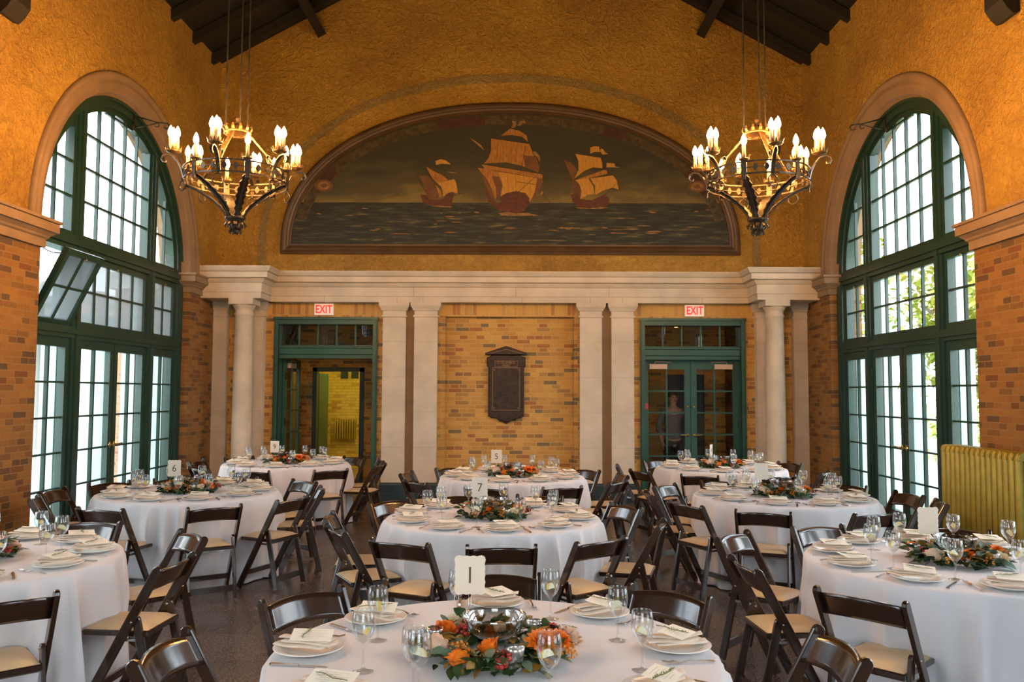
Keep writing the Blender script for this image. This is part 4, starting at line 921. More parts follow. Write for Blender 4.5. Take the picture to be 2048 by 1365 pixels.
for sx in (-1, 1):
    mb = MB(); mb.ball((sx * .03, -.098, 1.675), .010, 8, (1.3, .6, .8)); mb.build('eye', 'black', per)
    mb = MB(); mb.ball((sx * .078, 0, 1.655), .022, 8, (.4, .8, 1.3)); mb.build('ear', 'skin', per)
mb = MB(); mb.ball((0, -.097, 1.605), .018, 8, (1.4, .5, .35)); mb.build('mouth', 'berry_red', per)
mb = MB(); mb.box(-.04, .04, -.012, .0, -.05, .05); o = mb.build('notice', 'red_plain', None, (2.235, YB + .17, 1.53)); tag(o, 'small red and white sticker on the right back door glass', 'sticker')

# ================================================================ CHANDELIERS
def chandelier(loc, phase, lab):
    o = thing('chandelier', lab, 'chandelier', loc, 0)
    RR = .465
    def pol(r, a, z): return (r * math.cos(a), r * math.sin(a), z)
    def hoop(r, z, h, t, name='hoop'):
        mb = MB(); n = 48; mb.lathe([(r, z - h / 2), (r + t, z - h / 2), (r + t, z + h / 2), (r, z + h / 2), (r, z - h / 2)], n, smooth=False); mb.build(name, 'iron', o)
    # z measured relative to lower hoop plane
    hoop(RR, 0, .013, .010); hoop(RR, .11, .012, .010)
    mb = MB()
    for k in range(30):
        a = 2 * PI * k / 30; q_ = [pol(RR + .004, a + da, .055 + dz) for da, dz in ((0, .035), (.035, .02), (.05, 0), (.035, -.02), (0, -.035), (-.035, -.02), (-.05, 0), (-.035, .02))]
        q2_ = [pol(RR + .012, a + da, .055 + dz) for da, dz in ((0, .035), (.035, .02), (.05, 0), (.035, -.02), (0, -.035), (-.035, -.02), (-.05, 0), (-.035, .02))]
        if k % 5: mb.add(q_ + q2_, [tuple(range(8)), tuple(range(15, 7, -1))] + [(i, (i + 1) % 8, 8 + (i + 1) % 8, 8 + i) for i in range(8)])
        else: mb.X = Matrix(); mb.strap([pol(RR + .016, a, -.05), pol(RR + .018, a, .15)], .035, .012, pol(1, a + PI / 2, 0))
    n = 48; mb.lathe([(RR, .052), (RR + .008, .052), (RR + .008, .058), (RR, .058), (RR, .052)], n, smooth=False)
    mb.build('quatrefoil_frieze', 'iron', o)
    def cup(parent, r, n_candles, c):
        mb = MB(); mb.lathe([(0, -.015), (r * .4, -.012), (r * .95, .004), (r, .012), (r * .9, .010), (r * .4, -.004), (0, -.004)], 20, c)
        nn = 14
        for k in range(nn):
            a = 2 * PI * k / nn; a2 = a + PI / nn; x, y, z = c
            mb.add([(x + r * .92 * math.cos(a - .2), y + r * .92 * math.sin(a - .2), z + .008), (x + r * .92 * math.cos(a + .2), y + r * .92 * math.sin(a + .2), z + .008), (x + r * 1.06 * math.cos(a + .1), y + r * 1.06 * math.sin(a + .1), z + .03), (x + r * 1.15 * math.cos(a), y + r * 1.15 * math.sin(a), z + .048), (x + r * 1.06 * math.cos(a - .1), y + r * 1.06 * math.sin(a - .1), z + .03)], [(0, 1, 2, 3, 4)])
        return mb.build('candle_cup', 'gilt_iron', parent)
    for k in range(6):
        a = phase + k * PI / 3
        # outer scroll arm with three candles
        mb = MB(); z0 = .02
        pts = [pol(RR + .0, a, -.01), pol(RR + .02, a, .07), pol(RR + .055, a, .14), pol(RR + .10, a, .185), pol(RR + .15, a, .195), pol(RR + .185, a, .175), pol(RR + .195, a, .145), pol(RR + .18, a, .12), pol(RR + .155, a, .12), pol(RR + .15, a, .14)]
        mb.strap(pts, [.035, .035, .032, .03, .028, .026, .022, .02, .016, .01], .012, pol(1, a + PI / 2, 0))
        pts = [pol(RR + .0, a, .10), pol(RR - .05, a, .15), pol(RR - .07, a, .19), pol(RR - .05, a, .215), pol(RR - .025, a, .20), pol(RR - .03, a, .18)]
        mb.strap(pts, [.03, .028, .024, .02, .016, .01], .008, pol(1, a + PI / 2, 0))
        arm = mb.build('scroll_arm', 'iron', o); cx_, cy_, cz_ = pol(RR + .095, a, .22)
        cup(arm, .066, 3, (cx_, cy_, cz_))
        for j in range(3):
            b = a + .5 + j * 2 * PI / 3; CAND.append((o, (cx_ + .034 * math.cos(b), cy_ + .034 * math.sin(b), cz_ + .0)))
        # ring handle below
        mb = MB(); c_ = pol(RR + .012, a, -.075); rr_ = .05
        mb.tube([(c_[0] + rr_ * math.cos(t) * math.cos(a + PI / 2 + .3), c_[1] + rr_ * math.cos(t) * math.sin(a + PI / 2 + .3), c_[2] + rr_ * math.sin(t)) for t in [2 * PI * i / 20 for i in range(20)]], .0055, 6, closed=True)
        mb.ball(pol(RR + .012, a, -.018), .014, 8); mb.build('drop_ring', 'iron', o)
        # small single candle between
        a2 = a + PI / 6
        mb = MB(); mb.strap([pol(RR + .005, a2, .0), pol(RR + .012, a2, .11)], .05, .012, pol(1, a2 + PI / 2, 0)); mb.tube([pol(RR, a2, .09), pol(RR, a2, .118)], .012, 6); st_ = mb.build('candle_bracket', 'iron', o)
        cc = pol(RR, a2, .125); cup(st_, .048, 1, cc); CAND.append((o, cc))
        # acanthus leaf arm sweeping to the pendant
        mb = MB(); pts = []; wd = []
        for i in range(15):
            t = i / 14; r_ = RR * (1 - t) ** 1.0 * (1 - .0) ; z_ = -.01 - .33 * (t ** 1.9)
            r_ = .075 + (RR - .075) * (1 - t) ** 1.55; z_ = -.012 - .32 * t ** 1.15
            pts.append(pol(r_, a2, z_)); wd.append(.05 + .03 * math.sin(PI * min(1, t * 1.1)) + (.014 if i % 2 else -.012))
        mb.strap(pts, wd, .010, pol(1, a2 + PI / 2, 0))
        pts2 = [(p[0], p[1], p[2] - .012) for p in pts]; mb.tube(pts2, .010, 5); mb.build('acanthus_arm', 'iron', o)
    # pendant
    mb = MB(); mb.lathe([(0, -.48), (.02, -.475), (.035, -.46), (.03, -.445), (.05, -.43), (.06, -.40), (.05, -.375), (.085, -.345), (.095, -.335), (.095, -.32), (.06, -.32), (0, -.32)], 20)
    for k in range(10):
        a = 2 * PI * k / 10; mb.strap([pol(.05, a, -.35), pol(.085, a, -.375), pol(.10, a, -.40), pol(.085, a, -.415)], [.03, .034, .028, .006], .005, pol(1, a + PI / 2, 0))
        mb.strap([pol(.035, a + .3, -.42), pol(.06, a + .3, -.45), pol(.055, a + .3, -.475)], [.022, .024, .006], .005, pol(1, a + .3 + PI / 2, 0))
    mb.build('pendant', 'iron', o)
    # crown cap
    mb = MB(); mb.lathe([(.118, .475), (.125, .475), (.125, .495), (.118, .50), (.105, .53), (.06, .555), (.02, .565), (.022, .585), (.012, .60), (.022, .62), (.012, .635), (0, .637)], 24)
    for k in range(12):
        a = 2 * PI * k / 12; mb.strap([pol(.118, a, .49), pol(.135, a, .52), pol(.13, a, .55), pol(.118, a, .54)], [.03, .026, .016, .006], .005, pol(1, a + PI / 2, 0))
    mb.build('crown_cap', 'gilt_iron', o)
    for k in range(3):
        a = phase + k * 2 * PI / 3; mb = MB(); pts = []
        for i in range(17):
            t = i / 16; pts.append(pol(.115 + (RR - .12) * t, a, .48 - .37 * t))
        mb.strap(pts, [.022 + (.006 if i % 2 else 0) for i in range(17)], .010, pol(1, a + PI / 2, 0)); mb.build('strap', 'gilt_iron', o)
        x, y, z = loc; rx, ry = .115 * math.cos(a + .5), .115 * math.sin(a + .5)
        zt = ZR - SL * abs(x + rx) - z - .01
        mb = MB(); nn = 60; mb.tube([(rx, ry, .49 + (zt - .49) * i / nn) for i in range(nn + 1)], [.0085 if i % 2 else .0055 for i in range(nn + 1)], 5); mb.build('hanging_rod', 'timber', o)
    return o
CAND = []
chandelier((-2.53, 7.70, 3.70), R_(-90), 'wrought iron candle chandelier hanging on the left side of the hall')
chandelier((2.37, 7.70, 3.70), R_(-90), 'wrought iron candle chandelier hanging on the right side of the hall')
mb = MB(); mb.lathe([(0, .005), (.0165, .005), (.0165, .13), (.012, .138), (.009, .145), (0, .145)], 10); cm = mb.mesh('candle', 'candle')
mb = MB(); mb.lathe([(.010, .135), (.022, .153), (.0265, .172), (.022, .197), (.010, .226), (0, .243)], 8); bm_ = mb.mesh('bulb', 'bulb')
for par, p in CAND:
    c = bpy.data.objects.new('candle', cm); COL.objects.link(c); c.parent = par; c.location = p
    b = bpy.data.objects.new('bulb', bm_); COL.objects.link(b); b.parent = c

# ================================================================ CHAIRS
def make_chair():
    o = thing('folding_chair')
    def stadium(L, w, n=6):
        pts = []
        for i in range(n + 1): a = PI * i / n; pts.append((w / 2 * math.cos(a), L / 2 - w / 2 + w / 2 * math.sin(a)))
        for i in range(n + 1): a = PI + PI * i / n; pts.append((w / 2 * math.cos(a), -L / 2 + w / 2 + w / 2 * math.sin(a)))
        return pts
    # slanted rail: foot at front (y=+.17) to top at rear (y=-.25,z=.80)
    def rail(x, p0, p1, w, t, sq):
        (y0, z0), (y1, z1) = p0, p1; L = math.hypot(y1 - y0, z1 - z0); d = Vector((0, (y1 - y0) / L, (z1 - z0) / L)); nrm = Vector((0, -d.z, d.y))
        X = Matrix(((0, 0, 1, x), (nrm.y, d.y, 0, (y0 + y1) / 2), (nrm.z, d.z, 0, (z0 + z1) / 2), (0, 0, 0, 1)))
        prof = stadium(L, w)
        prof = [p if p[1] > 0 else p for p in prof[:7]] + [(-w / 2, -L / 2), (w / 2, -L / 2)]
        m = MB(); m.slab(prof, t, X, .004); return m
    for s in (-1, 1):
        rail(s * .214, (.17, .012), (-.25, .80), .052, .024, 0).build('back_post', 'wood', o)
        rail(s * .187, (-.225, .012), (-.112, .53), .046, .022, 0).build('rear_leg', 'wood', o)
    # curved top slat
    mb = MB(); nx, nz = 12, 5; vs = []
    for side in (0, 1):
        for j in range(nz + 1):
            for i in range(nx + 1):
                u = i / nx * 2 - 1; v = j / nz; x = u * .203; crown = .016 * (1 - u * u)
                z = .655 + crown + v * .112; y = -.25 + (.80 - z) * .533 - .038 * (1 - u * u) + (.009 if side else -.009)
                vs.append((x, y + .012, z))
    K = (nx + 1) * (nz + 1); fs = []
    for j in range(nz):
        for i in range(nx):
            a = j * (nx + 1) + i; fs.append((a, a + nx + 1, a + nx + 2, a + 1)[::1]); fs.append((K + a, K + a + 1, K + a + nx + 2, K + a + nx + 1))
    for i in range(nx): fs.append((i, i + 1, K + i + 1, K + i)); a = nz * (nx + 1) + i; fs.append((a + 1, a, K + a, K + a + 1))
    for j in range(nz): a = j * (nx + 1); fs.append((a + nx + 1, a, K + a, K + a + nx + 1)); a += nx; fs.append((a, a + nx + 1, K + a + nx + 1, K + a))
    mb.add(vs, fs, True); mb.build('backrest', 'wood', o)
    mb = MB()
    mb.slab([(-.178, -.18), (.178, -.18), (.178, .19), (.12, .20), (-.12, .20), (-.178, .19)], .03, T_(0, 0, .432), .005); mb.build('seat_frame', 'wood', o)
    mb = MB(); vs = []; n = 10
    for j in range(n + 1):
        for i in range(n + 1):
            u, v = i / n * 2 - 1, j / n * 2 - 1; e = max(abs(u), abs(v)); h = .455 + .016 * (1 - u ** 6) * (1 - v ** 6); 
            vs.append((u * .170 * (1 - .03 * v * v * (v > 0)), .008 + v * .180 + .012 * (v > 0) * v * (1 - u * u) , .448 if e > .999 else h))
    mb.add(vs, [(j * (n + 1) + i, j * (n + 1) + i + 1, (j + 1) * (n + 1) + i + 1, (j + 1) * (n + 1) + i) for j in range(n) for i in range(n)], True); mb.build('seat_pad', 'pad', o)
    for y, z, h in ((.108, .14, .042), (-.203, .10, .05)):
        mb = MB(); w_ = .205 if y > 0 else .178; mb.box(-w_, w_, y - .009, y + .009, z - h / 2, z + h / 2); mb.build('stretcher', 'wood', o)
    mb = MB(); mb.box(-.178, .178, -.118, -.102, .395, .417)
    for s in (-1, 1): mb.box(s * .199 - .004, s * .199 + .004, -.12, -.03, .398, .412); mb.tube([(s * .17, -.106, .505), (s * .228, -.106, .505)], .006, 6)
    mb.build('hinge_bracket', 'steel', o)
    return o
CH = make_chair(); CHT = snapshot(CH); first = [True]

# ================================================================ TABLES
TABLES = [  # key, x, y, spoken name, seats(angles), chairs(angles[,dist])
    ('T1', .04, 3.15, 'front centre table', [180, 143, 91, 50, 5, -37, -88, -138], [(138, 1.02), (91, 1.06), (48, 1.0), (6, 1.1), (178, 1.02)]),
    ('T7', -.06, 6.52, 'middle centre table', None, [-86, -117, (-55, 1.03), -148, -179, 138, 29, (-15, 1.05), (106, 1.06), (72, 1.08)]),
    ('T5', .07, 9.68, 'rear centre table', None, [(-101, 1.05), (-66, 1.05), (-145, 1.03), (168, 1.05), (130, 1.0), (40, .98), (8, 1.08), (-29, 1.08), (92, 1.0)]),
    ('T6', -3.02, 8.02, 'left middle table', None, [(-60, 1.0), (-101, 1.0), (-24, 1.0), (12, 1.0), (48, 1.05), (88, 1.05), (148, 1.1), (178, 1.1), (-152, 1.05), (118, 1.05)]),
    ('T9', -2.99, 11.27, 'back left table', None, [(-94, 1.0), (-50, 1.08), (-12, 1.1), (21, 1.05), (54, 1.0), (137, 1.05), (170, 1.08), (-135, 1.0)]),
    ('T4', 2.78, 10.90, 'back right table', None, [(-115, 1.0), (-152, 1.05), (177, 1.1), (122, 1.05), (85, 1.0), (33, 1.1), (-72, 1.0), (-30, 1.05)]),
    ('T3', 2.64, 7.93, 'right middle table', None, [(-116, .98), (-73, .98), (-148, 1.0), (175, 1.02), (141, 1.02), (103, 1.05), (44, 1.1), (8, 1.05), (-20, 1.1)]),
    ('T2', 2.66, 4.88, 'front right table', None, [(-137, 1.0), (-175, 1.02), (143, 1.12), (106, 1.02), (62, 1.05)]),
    ('TL', -3.04, 4.80, 'front left table', None, [(-49, 1.0), (-2, 1.0), (40, 1.05), (88, 1.08)]),
]
PHASE = dict(T7=-82, T5=-99, T6=-98, T9=-86, T4=-100, T3=-112, T2=-133, TL=-52)
SECT = {-90: 'near side', -60: 'near right side', -30: 'right side toward the camera', 0: 'right side', 30: 'right side toward the back', 60: 'far right side', 90: 'far side', 120: 'far left side', 150: 'left side toward the back', 180: 'left side', -150: 'left side toward the camera', -120: 'near left side'}
def sector(a, used):
    c = sorted(SECT, key=lambda s: abs((a - s + 180) % 360 - 180))
    for s in c:
        if s not in used: used.add(s); return SECT[s]
ZT = .782
def cloth_mesh(seed, name, push=()):
    rn = random.Random(seed); N_ = 216; ph = [rn.uniform(0, 2 * PI) for _ in range(6)]; kr = rn.choice((16, 18, 20))
    mb = MB(); rows = [(0, 0)] + [(.3, 0), (.6, 0), (.78, 0), (.81, -.0015), (.825, -.006), (.832, -.016)] 
    zz = [ -.03, -.05, -.07, -.10, -.13, -.2, -.29, -.38, -.48, -.58, -.67, -.735, -.77]
    vs = [(0, 0, ZT)]
    for r, dz in rows[1:]:
        for k in range(N_): a = 2 * PI * k / N_; vs.append((r * math.cos(a), r * math.sin(a), ZT + dz))
    for dz in zz:
        h = -dz / .77
        for k in range(N_):
            a = 2 * PI * k / N_                                      # sharp drape ridges with broad hollows between
            wv = a + .10 * math.sin(2 * a + ph[0]) + .06 * math.sin(5 * a + ph[1])
            g1 = (1 - abs(math.sin(kr / 2 * wv + ph[2]))) ** 1.5 * (.75 + .35 * math.sin(3 * a + ph[3]))
            g2 = (1 - abs(math.sin((kr - 5) / 2 * wv + ph[4]))) ** 1.7 * (.55 + .4 * math.sin(4 * a + ph[5]))
            f = max(g1, g2) + .12 * math.sin(23 * a + ph[1]) * h
            r = .830 + .018 * h + .145 * h ** .55 * f
            for ca, cd in push:                                      # seats press the drape inward
                da = abs((a - ca + PI) % (2 * PI) - PI) * .82
                w1 = max(0, min(1, (.25 - da) / .07)); w2 = max(0, min(1, (.50 - ZT - dz) / .06)); w1 *= w2
                if w1 > 0: r = r * (1 - w1) + min(r, cd - .225 + .045 * f) * w1
            vs.append((r * math.cos(a), r * math.sin(a), ZT + dz))
    n_ = len(rows) - 1 + len(zz); fs = [(0, 1 + k, 1 + (k + 1) % N_) for k in range(N_)]
    for j in range(n_ - 1):
        for k in range(N_): a = 1 + j * N_ + k; b = 1 + j * N_ + (k + 1) % N_; fs.append((a, a + N_, b + N_, b))
    mb.add(vs, fs, True); return mb.mesh(name, 'linen')
def make_table():
    o = thing('round_table'); mb = MB(); mb.lathe([(0, .745), (.815, .745), (.82, .755), (.82, .770), (.81, .776), (0, .776)], 48, smooth=False); mb.build('tabletop', 'wood_edge', o)
    for k in range(4):
        a = PI / 4 + k * PI / 2; mb = MB(); mb.tube([(.45 * math.cos(a), .45 * math.sin(a), .745), (.5 * math.cos(a), .5 * math.sin(a), 0)], .018, 8); mb.build('leg', 'steel', o)
    return o
TB = make_table(); TBT = snapshot(TB)

# ---- tableware prototypes (origin on the table surface)
def mesh_of(fn, name, mats): mb = MB(); fn(mb); return mb.mesh(name, mats)
plate_me = mesh_of(lambda m: m.lathe([(0, .004), (.055, .004), (.07, .0), (.078, .003), (.098, .014), (.130, .021), (.131, .0235), (.128, .0245), (.098, .018), (.08, .009), (.06, .0075), (0, .0075)], 40), 'plate', 'china')
def glass_fn(m):
    m.lathe([(.037, .0015), (.036, .003), (.015, .006), (.006, .012), (.0042, .03), (.004, .075), (.006, .088), (.014, .097), (.027, .110), (.037, .130), (.041, .152), (.0395, .175), (.0355, .205), (.0345, .2065), (.0338, .205), (.0375, .175), (.039, .152), (.035, .131), (.025, .113), (.012, .101), (0, .098)], 24)
    m.lathe([(0, .0005), (.037, .0015)], 24)
glass_me = mesh_of(glass_fn, 'wine_glass', 'crystal')
def water_fn(m): m.lathe([(0, .0985), (.011, .102), (.0235, .1135), (.030, .122), (0, .122)], 20)
def lemon_fn(m):
    n = 12
    for z, mt in ((0, 0),):
        vs = []; 
        for t in (-.006, .006):
            vs.append((0, 0, t)); vs += [(.024 * math.cos(PI * i / n), .024 * math.sin(PI * i / n), t) for i in range(n + 1)]
        k = n + 2; m.mat = 0
        m.add(vs, [tuple([0] + [1 + i for i in range(n + 1)]), tuple([k] + [k + 1 + i for i in range(n, -1, -1)])])
        m.mat = 1; m.add(vs, [(1 + i, 2 + i, k + 2 + i, k + 1 + i) for i in range(n)] + [(0, 1, k + 1, k), (n + 1, 0, k, k + n + 1)])
lemon_me = mesh_of(lemon_fn, 'lemon_slice', ['lemon_pale', 'lemon'])
def fork_fn(m):
    for i in range(4):
        x = -.009 + .006 * i; m.strap([(x, .055, .010), (x, .075, .007), (x * 1.05, .10, .012)], [.0035, .0035, .002], .002, (1, 0, 0))
    m.strap([(0, .058, .010), (0, .048, .007), (0, .03, .004), (0, .0, .010), (0, -.05, .008), (0, -.095, .004)], [.025, .024, .008, .005, .009, .013], .0028, (1, 0, 0))
fork_me = mesh_of(fork_fn, 'fork', 'steel')
def knife_fn(m):
    m.strap([(0, .11, .0025), (-.002, .09, .0025), (-.001, .05, .003), (0, .005, .003)], [.003, .012, .017, .013], .0022, (1, 0, 0)); m.strap([(0, .005, .005), (0, -.03, .005), (0, -.10, .005)], [.010, .011, .015], .007, (1, 0, 0))
knife_me = mesh_of(knife_fn, 'knife', 'steel')
def napkin_fn(seed):
    def f(m):
        rn = random.Random(seed); L, Wd = .102, .032; nx = 14
        for layer in range(3):
            vs = []; z0 = .0265 + layer * .0085; off = rn.uniform(-.006, .006) + (layer - 1) * .012; sh = rn.uniform(-.02, .02)
            for i in range(nx + 1):
                u = i / nx * 2 - 1; wv = .0035 * math.sin(3 * u + seed + layer); wd = Wd * (1 - .18 * layer) * (1 + .12 * math.sin(2 * u + seed)) * (1.25 if abs(u) > .9 and layer == 2 else 1)
                for c in range(9):
                    t = 2 * PI * c / 9; vs.append((u * L + sh + .006 * math.cos(t), off + wd * math.cos(t) * (1.0), z0 + wv + .0052 * math.sin(t) + .004 * (u * u)))
            fs = []
            for i in range(nx):
                for c in range(9): fs.append((i * 9 + c, i * 9 + (c + 1) % 9, i * 9 + 9 + (c + 1) % 9, i * 9 + 9 + c))
            fs.append(tuple(range(8, -1, -1))); fs.append(tuple(nx * 9 + c for c in range(9))); m.add(vs, fs, True)
    return f
napkin_mes = [mesh_of(napkin_fn(k * 1.7 + .3), 'napkin', 'napkin') for k in range(3)]
def card_fn(m):
    X = T_(.01, .004, .062) @ RZ(.35) @ RX(.16) @ RY(.05)
    m.mat = 0; m.slab([(-.075, -.05), (.075, -.05), (.075, .05), (-.075, .05)], .0012, X)
    m.mat = 1
    for i in range(6):
        y = .034 - i * .0125; w_ = (.05, .03, .055, .04, .05, .028)[i]; m.add([tuple(X @ Vector(p)) for p in ((-w_, y, .0009), (w_, y, .0009), (w_, y - .0018, .0009), (-w_, y - .0018, .0009))], [(0, 1, 2, 3)])
card_me = mesh_of(card_fn, 'menu_card', ['paper', 'print_grey'])
def rosemary_fn(m):
    m.mat = 0; pts = [(-.07 + .02 * i, .004 * math.sin(i), .070 + .002 * math.sin(i * 1.3)) for i in range(8)]; m.tube(pts, .0014, 5)
    rn = random.Random(3)
    for i in range(34):
        t = i / 33; x = -.066 + .135 * t; s = -1 if i % 2 else 1; l = .016 * (1 - .4 * t); a = rn.uniform(.4, .9)
        b = Vector((x, .004 * math.sin(t * 7), .070)); d = Vector((math.cos(a), s * math.sin(a), rn.uniform(0, .5))).normalized(); n_ = d.cross(Vector((0, 0, 1))).normalized() * .0022
        m.add([tuple(b), tuple(b + d * l * .5 + n_), tuple(b + d * l), tuple(b + d * l * .5 - n_)], [(0, 1, 2, 3)])
rosemary_me = mesh_of(rosemary_fn, 'rosemary_sprig', 'rosemary')
# ---- centrepiece
def leaf(m, p, d, L, w_, droop=.2, rn=random):
    d = Vector(d).normalized(); up_ = Vector((0, 0, 1)); s_ = d.cross(up_); s_ = s_.normalized() if s_.length > .01 else Vector((1, 0, 0)); nn = s_.cross(d)
    tw = rn.uniform(-.6, .6); s_ = (s_ * math.cos(tw) + nn * math.sin(tw)); vs = []
    prof = ((0, .15), (.25, .8), (.5, 1), (.78, .62), (1, .02))
    for t, k in prof:
        c = Vector(p) + d * L * t - up_ * droop * L * t * t
        vs += [tuple(c - s_ * w_ * k + nn * .15 * w_ * k), tuple(c - nn * .0), tuple(c + s_ * w_ * k + nn * .15 * w_ * k)]
    fs = []
    for i in range(4):
        fs += [(i * 3, i * 3 + 1, i * 3 + 4, i * 3 + 3), (i * 3 + 1, i * 3 + 2, i * 3 + 5, i * 3 + 4)]
    m.add(vs, fs, True)
def rose_fn(m, R=.045, seed=1, n=22, open_=1.0):
    rn = random.Random(seed)
    for i in range(n):
        t = i / (n - 1); a = i * 2.4; r = R * (.12 + .80 * t ** .8); h = R * (1.15 - .42 * t * open_); tilt = .12 + .75 * t * open_
        c, s_ = math.cos(a), math.sin(a); hw = R * (.30 + .48 * t); vs = []
        for v in range(5):
            vv = v / 4
            for u in range(5):
                uu = u / 4 * 2 - 1; wd = hw * uu * (math.sin(PI * (.22 + .60 * vv)) ** .6); rr = r * (.45 + .55 * vv) + R * .35 * tilt * vv ** 2.2 - abs(uu) ** 2 * hw * .55
                z = h * vv * (1 - .10 * uu * uu) - R * .25 + .0 - R * .10 * tilt * (vv > .9); vs.append((rr * c - wd * s_, rr * s_ + wd * c, z))
        m.add(vs, [(y * 5 + x, y * 5 + x + 1, y * 5 + x + 6, y * 5 + x + 5) for y in range(4) for x in range(4)], True)
def ruffle_fn(m, R=.042, seed=1, n=46):
    rn = random.Random(seed)
    for i in range(n):
        t = (i + .5) / n; a = i * 2.399 + rn.uniform(-.1, .1); el = 1.45 - 1.35 * t; L = R * (.55 + .5 * t)
        d = Vector((math.cos(a) * math.cos(el), math.sin(a) * math.cos(el), math.sin(el))); p = Vector((0, 0, R * .15)) + d * R * .15
        leaf(m, p, d, L, R * .26, droop=.15, rn=rn)
def berries_fn(m, seed=1, n=16, r=.0075, spread=.035):
    rn = random.Random(seed)
    for i in range(n): m.ball((rn.gauss(0, spread * .45), rn.gauss(0, spread * .45), rn.uniform(0, spread)), r * rn.uniform(.7, 1.2), 8)
def foliage_fn(seed, n=430):
    def f(m):
        rn = random.Random(seed)
        for i in range(n):
            a = rn.uniform(0, 2 * PI); r = rn.uniform(.10, .265); z = rn.uniform(.008, .07) * (1.25 - abs(r - .2) * 4); aa = a + rn.gauss(0, .9)
            m.mat = rn.choices((0, 1, 2), (.68, .17, .15))[0]
            L = rn.uniform(.05, .085); el = rn.uniform(-.05, .75)
            leaf(m, (r * math.cos(a), r * math.sin(a), z), (math.cos(aa) * math.cos(el), math.sin(aa) * math.cos(el), math.sin(el)), L, L * rn.uniform(.2, .34), rn.uniform(.1, .5), rn)
    return f
FL = dict(rose=mesh_of(lambda m: rose_fn(m, .056, 1), 'rose', 'rose'), rose_cream=mesh_of(lambda m: rose_fn(m, .052, 4), 'rose', 'rose_cream'),
          orange=mesh_of(lambda m: rose_fn(m, .048, 9, 20, .8), 'orange_flower', 'orange'), ruffle=mesh_of(lambda m: ruffle_fn(m, .058, 3, 60), 'orange_flower', 'orange'),
          red=mesh_of(lambda m: berries_fn(m, 3, 18), 'berry_cluster', 'berry_red'), orb=mesh_of(lambda m: berries_fn(m, 6, 22, .0055), 'berry_cluster', 'berry_or'))
FOL = [mesh_of(foliage_fn(s), 'foliage', ['leaf', 'leaf_euc', 'leaf_yel']) for s in (4, 9)]
def make_wreath(v):
    o = thing('floral_wreath')
    f = bpy.data.objects.new('foliage', FOL[v]); COL.objects.link(f); f.parent = o; f['kind'] = 'stuff'
    if v == 0:
        L = [('rose', -146, .25, .07, 'rose'), ('rose', 8, .275, .05, 'rose_tall'), ('orange', -117, .245, .05, 0), ('ruffle', -33, .20, .07, 0), ('ruffle', -14, .235, .06, 0), ('orange', 160, .20, .06, 0), ('orange', -95, .14, .06, 0),
             ('red', -80, .235, .035, 0), ('red', 145, .15, .06, 0), ('red', 35, .24, .05, 0), ('orb', -128, .19, .055, 0), ('orb', 120, .17, .05, 0), ('orb', -20, .28, .03, 0), ('rose_cream', 128, .24, .05, 0)]
    else:
        L = [('rose', -148, .22, .05, 0), ('rose_cream', -55, .235, .045, 0), ('ruffle', -25, .21, .06, 0), ('ruffle', -100, .20, .06, 0), ('orange', 70, .20, .06, 0), ('orange', 150, .22, .05, 0), ('rose', 25, .235, .05, 0),
             ('red', 0, .25, .045, 0), ('red', -165, .20, .045, 0), ('orb', -75, .245, .04, 0), ('orb', -125, .25, .035, 0), ('orb', 100, .22, .05, 0)]
    for kind, a, r, z, x in L:
        c = bpy.data.objects.new(FL[kind].name.split('.')[0], FL[kind]); COL.objects.link(c); c.parent = o; a = R_(a)
        c.location = (r * math.cos(a), r * math.sin(a), z); c.rotation_euler = (R_(30) * -math.sin(a) * -1, R_(30) * math.cos(a), a * 3)
    return o
WR = [make_wreath(0), make_wreath(1)]; WRT = [snapshot(w) for w in WR]; wused = [False, False]
bowl_me = mesh_of(lambda m: m.lathe([(.055, .0), (.056, .004), (.02, .012), (.012, .03), (.012, .055), (.03, .062), (.07, .078), (.10, .105), (.114, .145), (.116, .155), (.113, .155), (.110, .145), (.096, .108), (.066, .083), (.03, .068), (0, .066)], 36), 'compote', 'bowlglass')if False else None
bowl_me = mesh_of(lambda m: m.lathe([(0, .0), (.055, .0), (.056, .004), (.02, .012), (.012, .03), (.012, .055), (.03, .062), (.07, .074), (.10, .098), (.114, .138), (.118, .150), (.115, .151), (.110, .138), (.096, .102), (.066, .079), (.03, .068), (0, .066)], 36), 'compote', 'bowlglass')
def float_fn(m):
    m.lathe([(0, .10), (.088, .10)], 24)
def candlefl_fn(m): m.lathe([(0, .086), (.022, .086), (.024, .10), (.022, .112), (.002, .112), (.0015, .12), (0, .12)], 16)
fc_me = mesh_of(candlefl_fn, 'floating_candle', 'fwax')
votive_me = mesh_of(lambda m: m.lathe([(0, .001), (.022, .001), (.024, .004), (.031, .066), (.033, .078), (.031, .078), (.029, .066), (.0225, .012), (0, .010)], 20), 'votive_cup', 'mercury')
vc_me = mesh_of(lambda m: m.lathe([(0, .01), (.020, .01), (.024, .045), (.002, .045), (.0015, .053), (0, .053)], 14), 'wax_candle', 'paper_white')
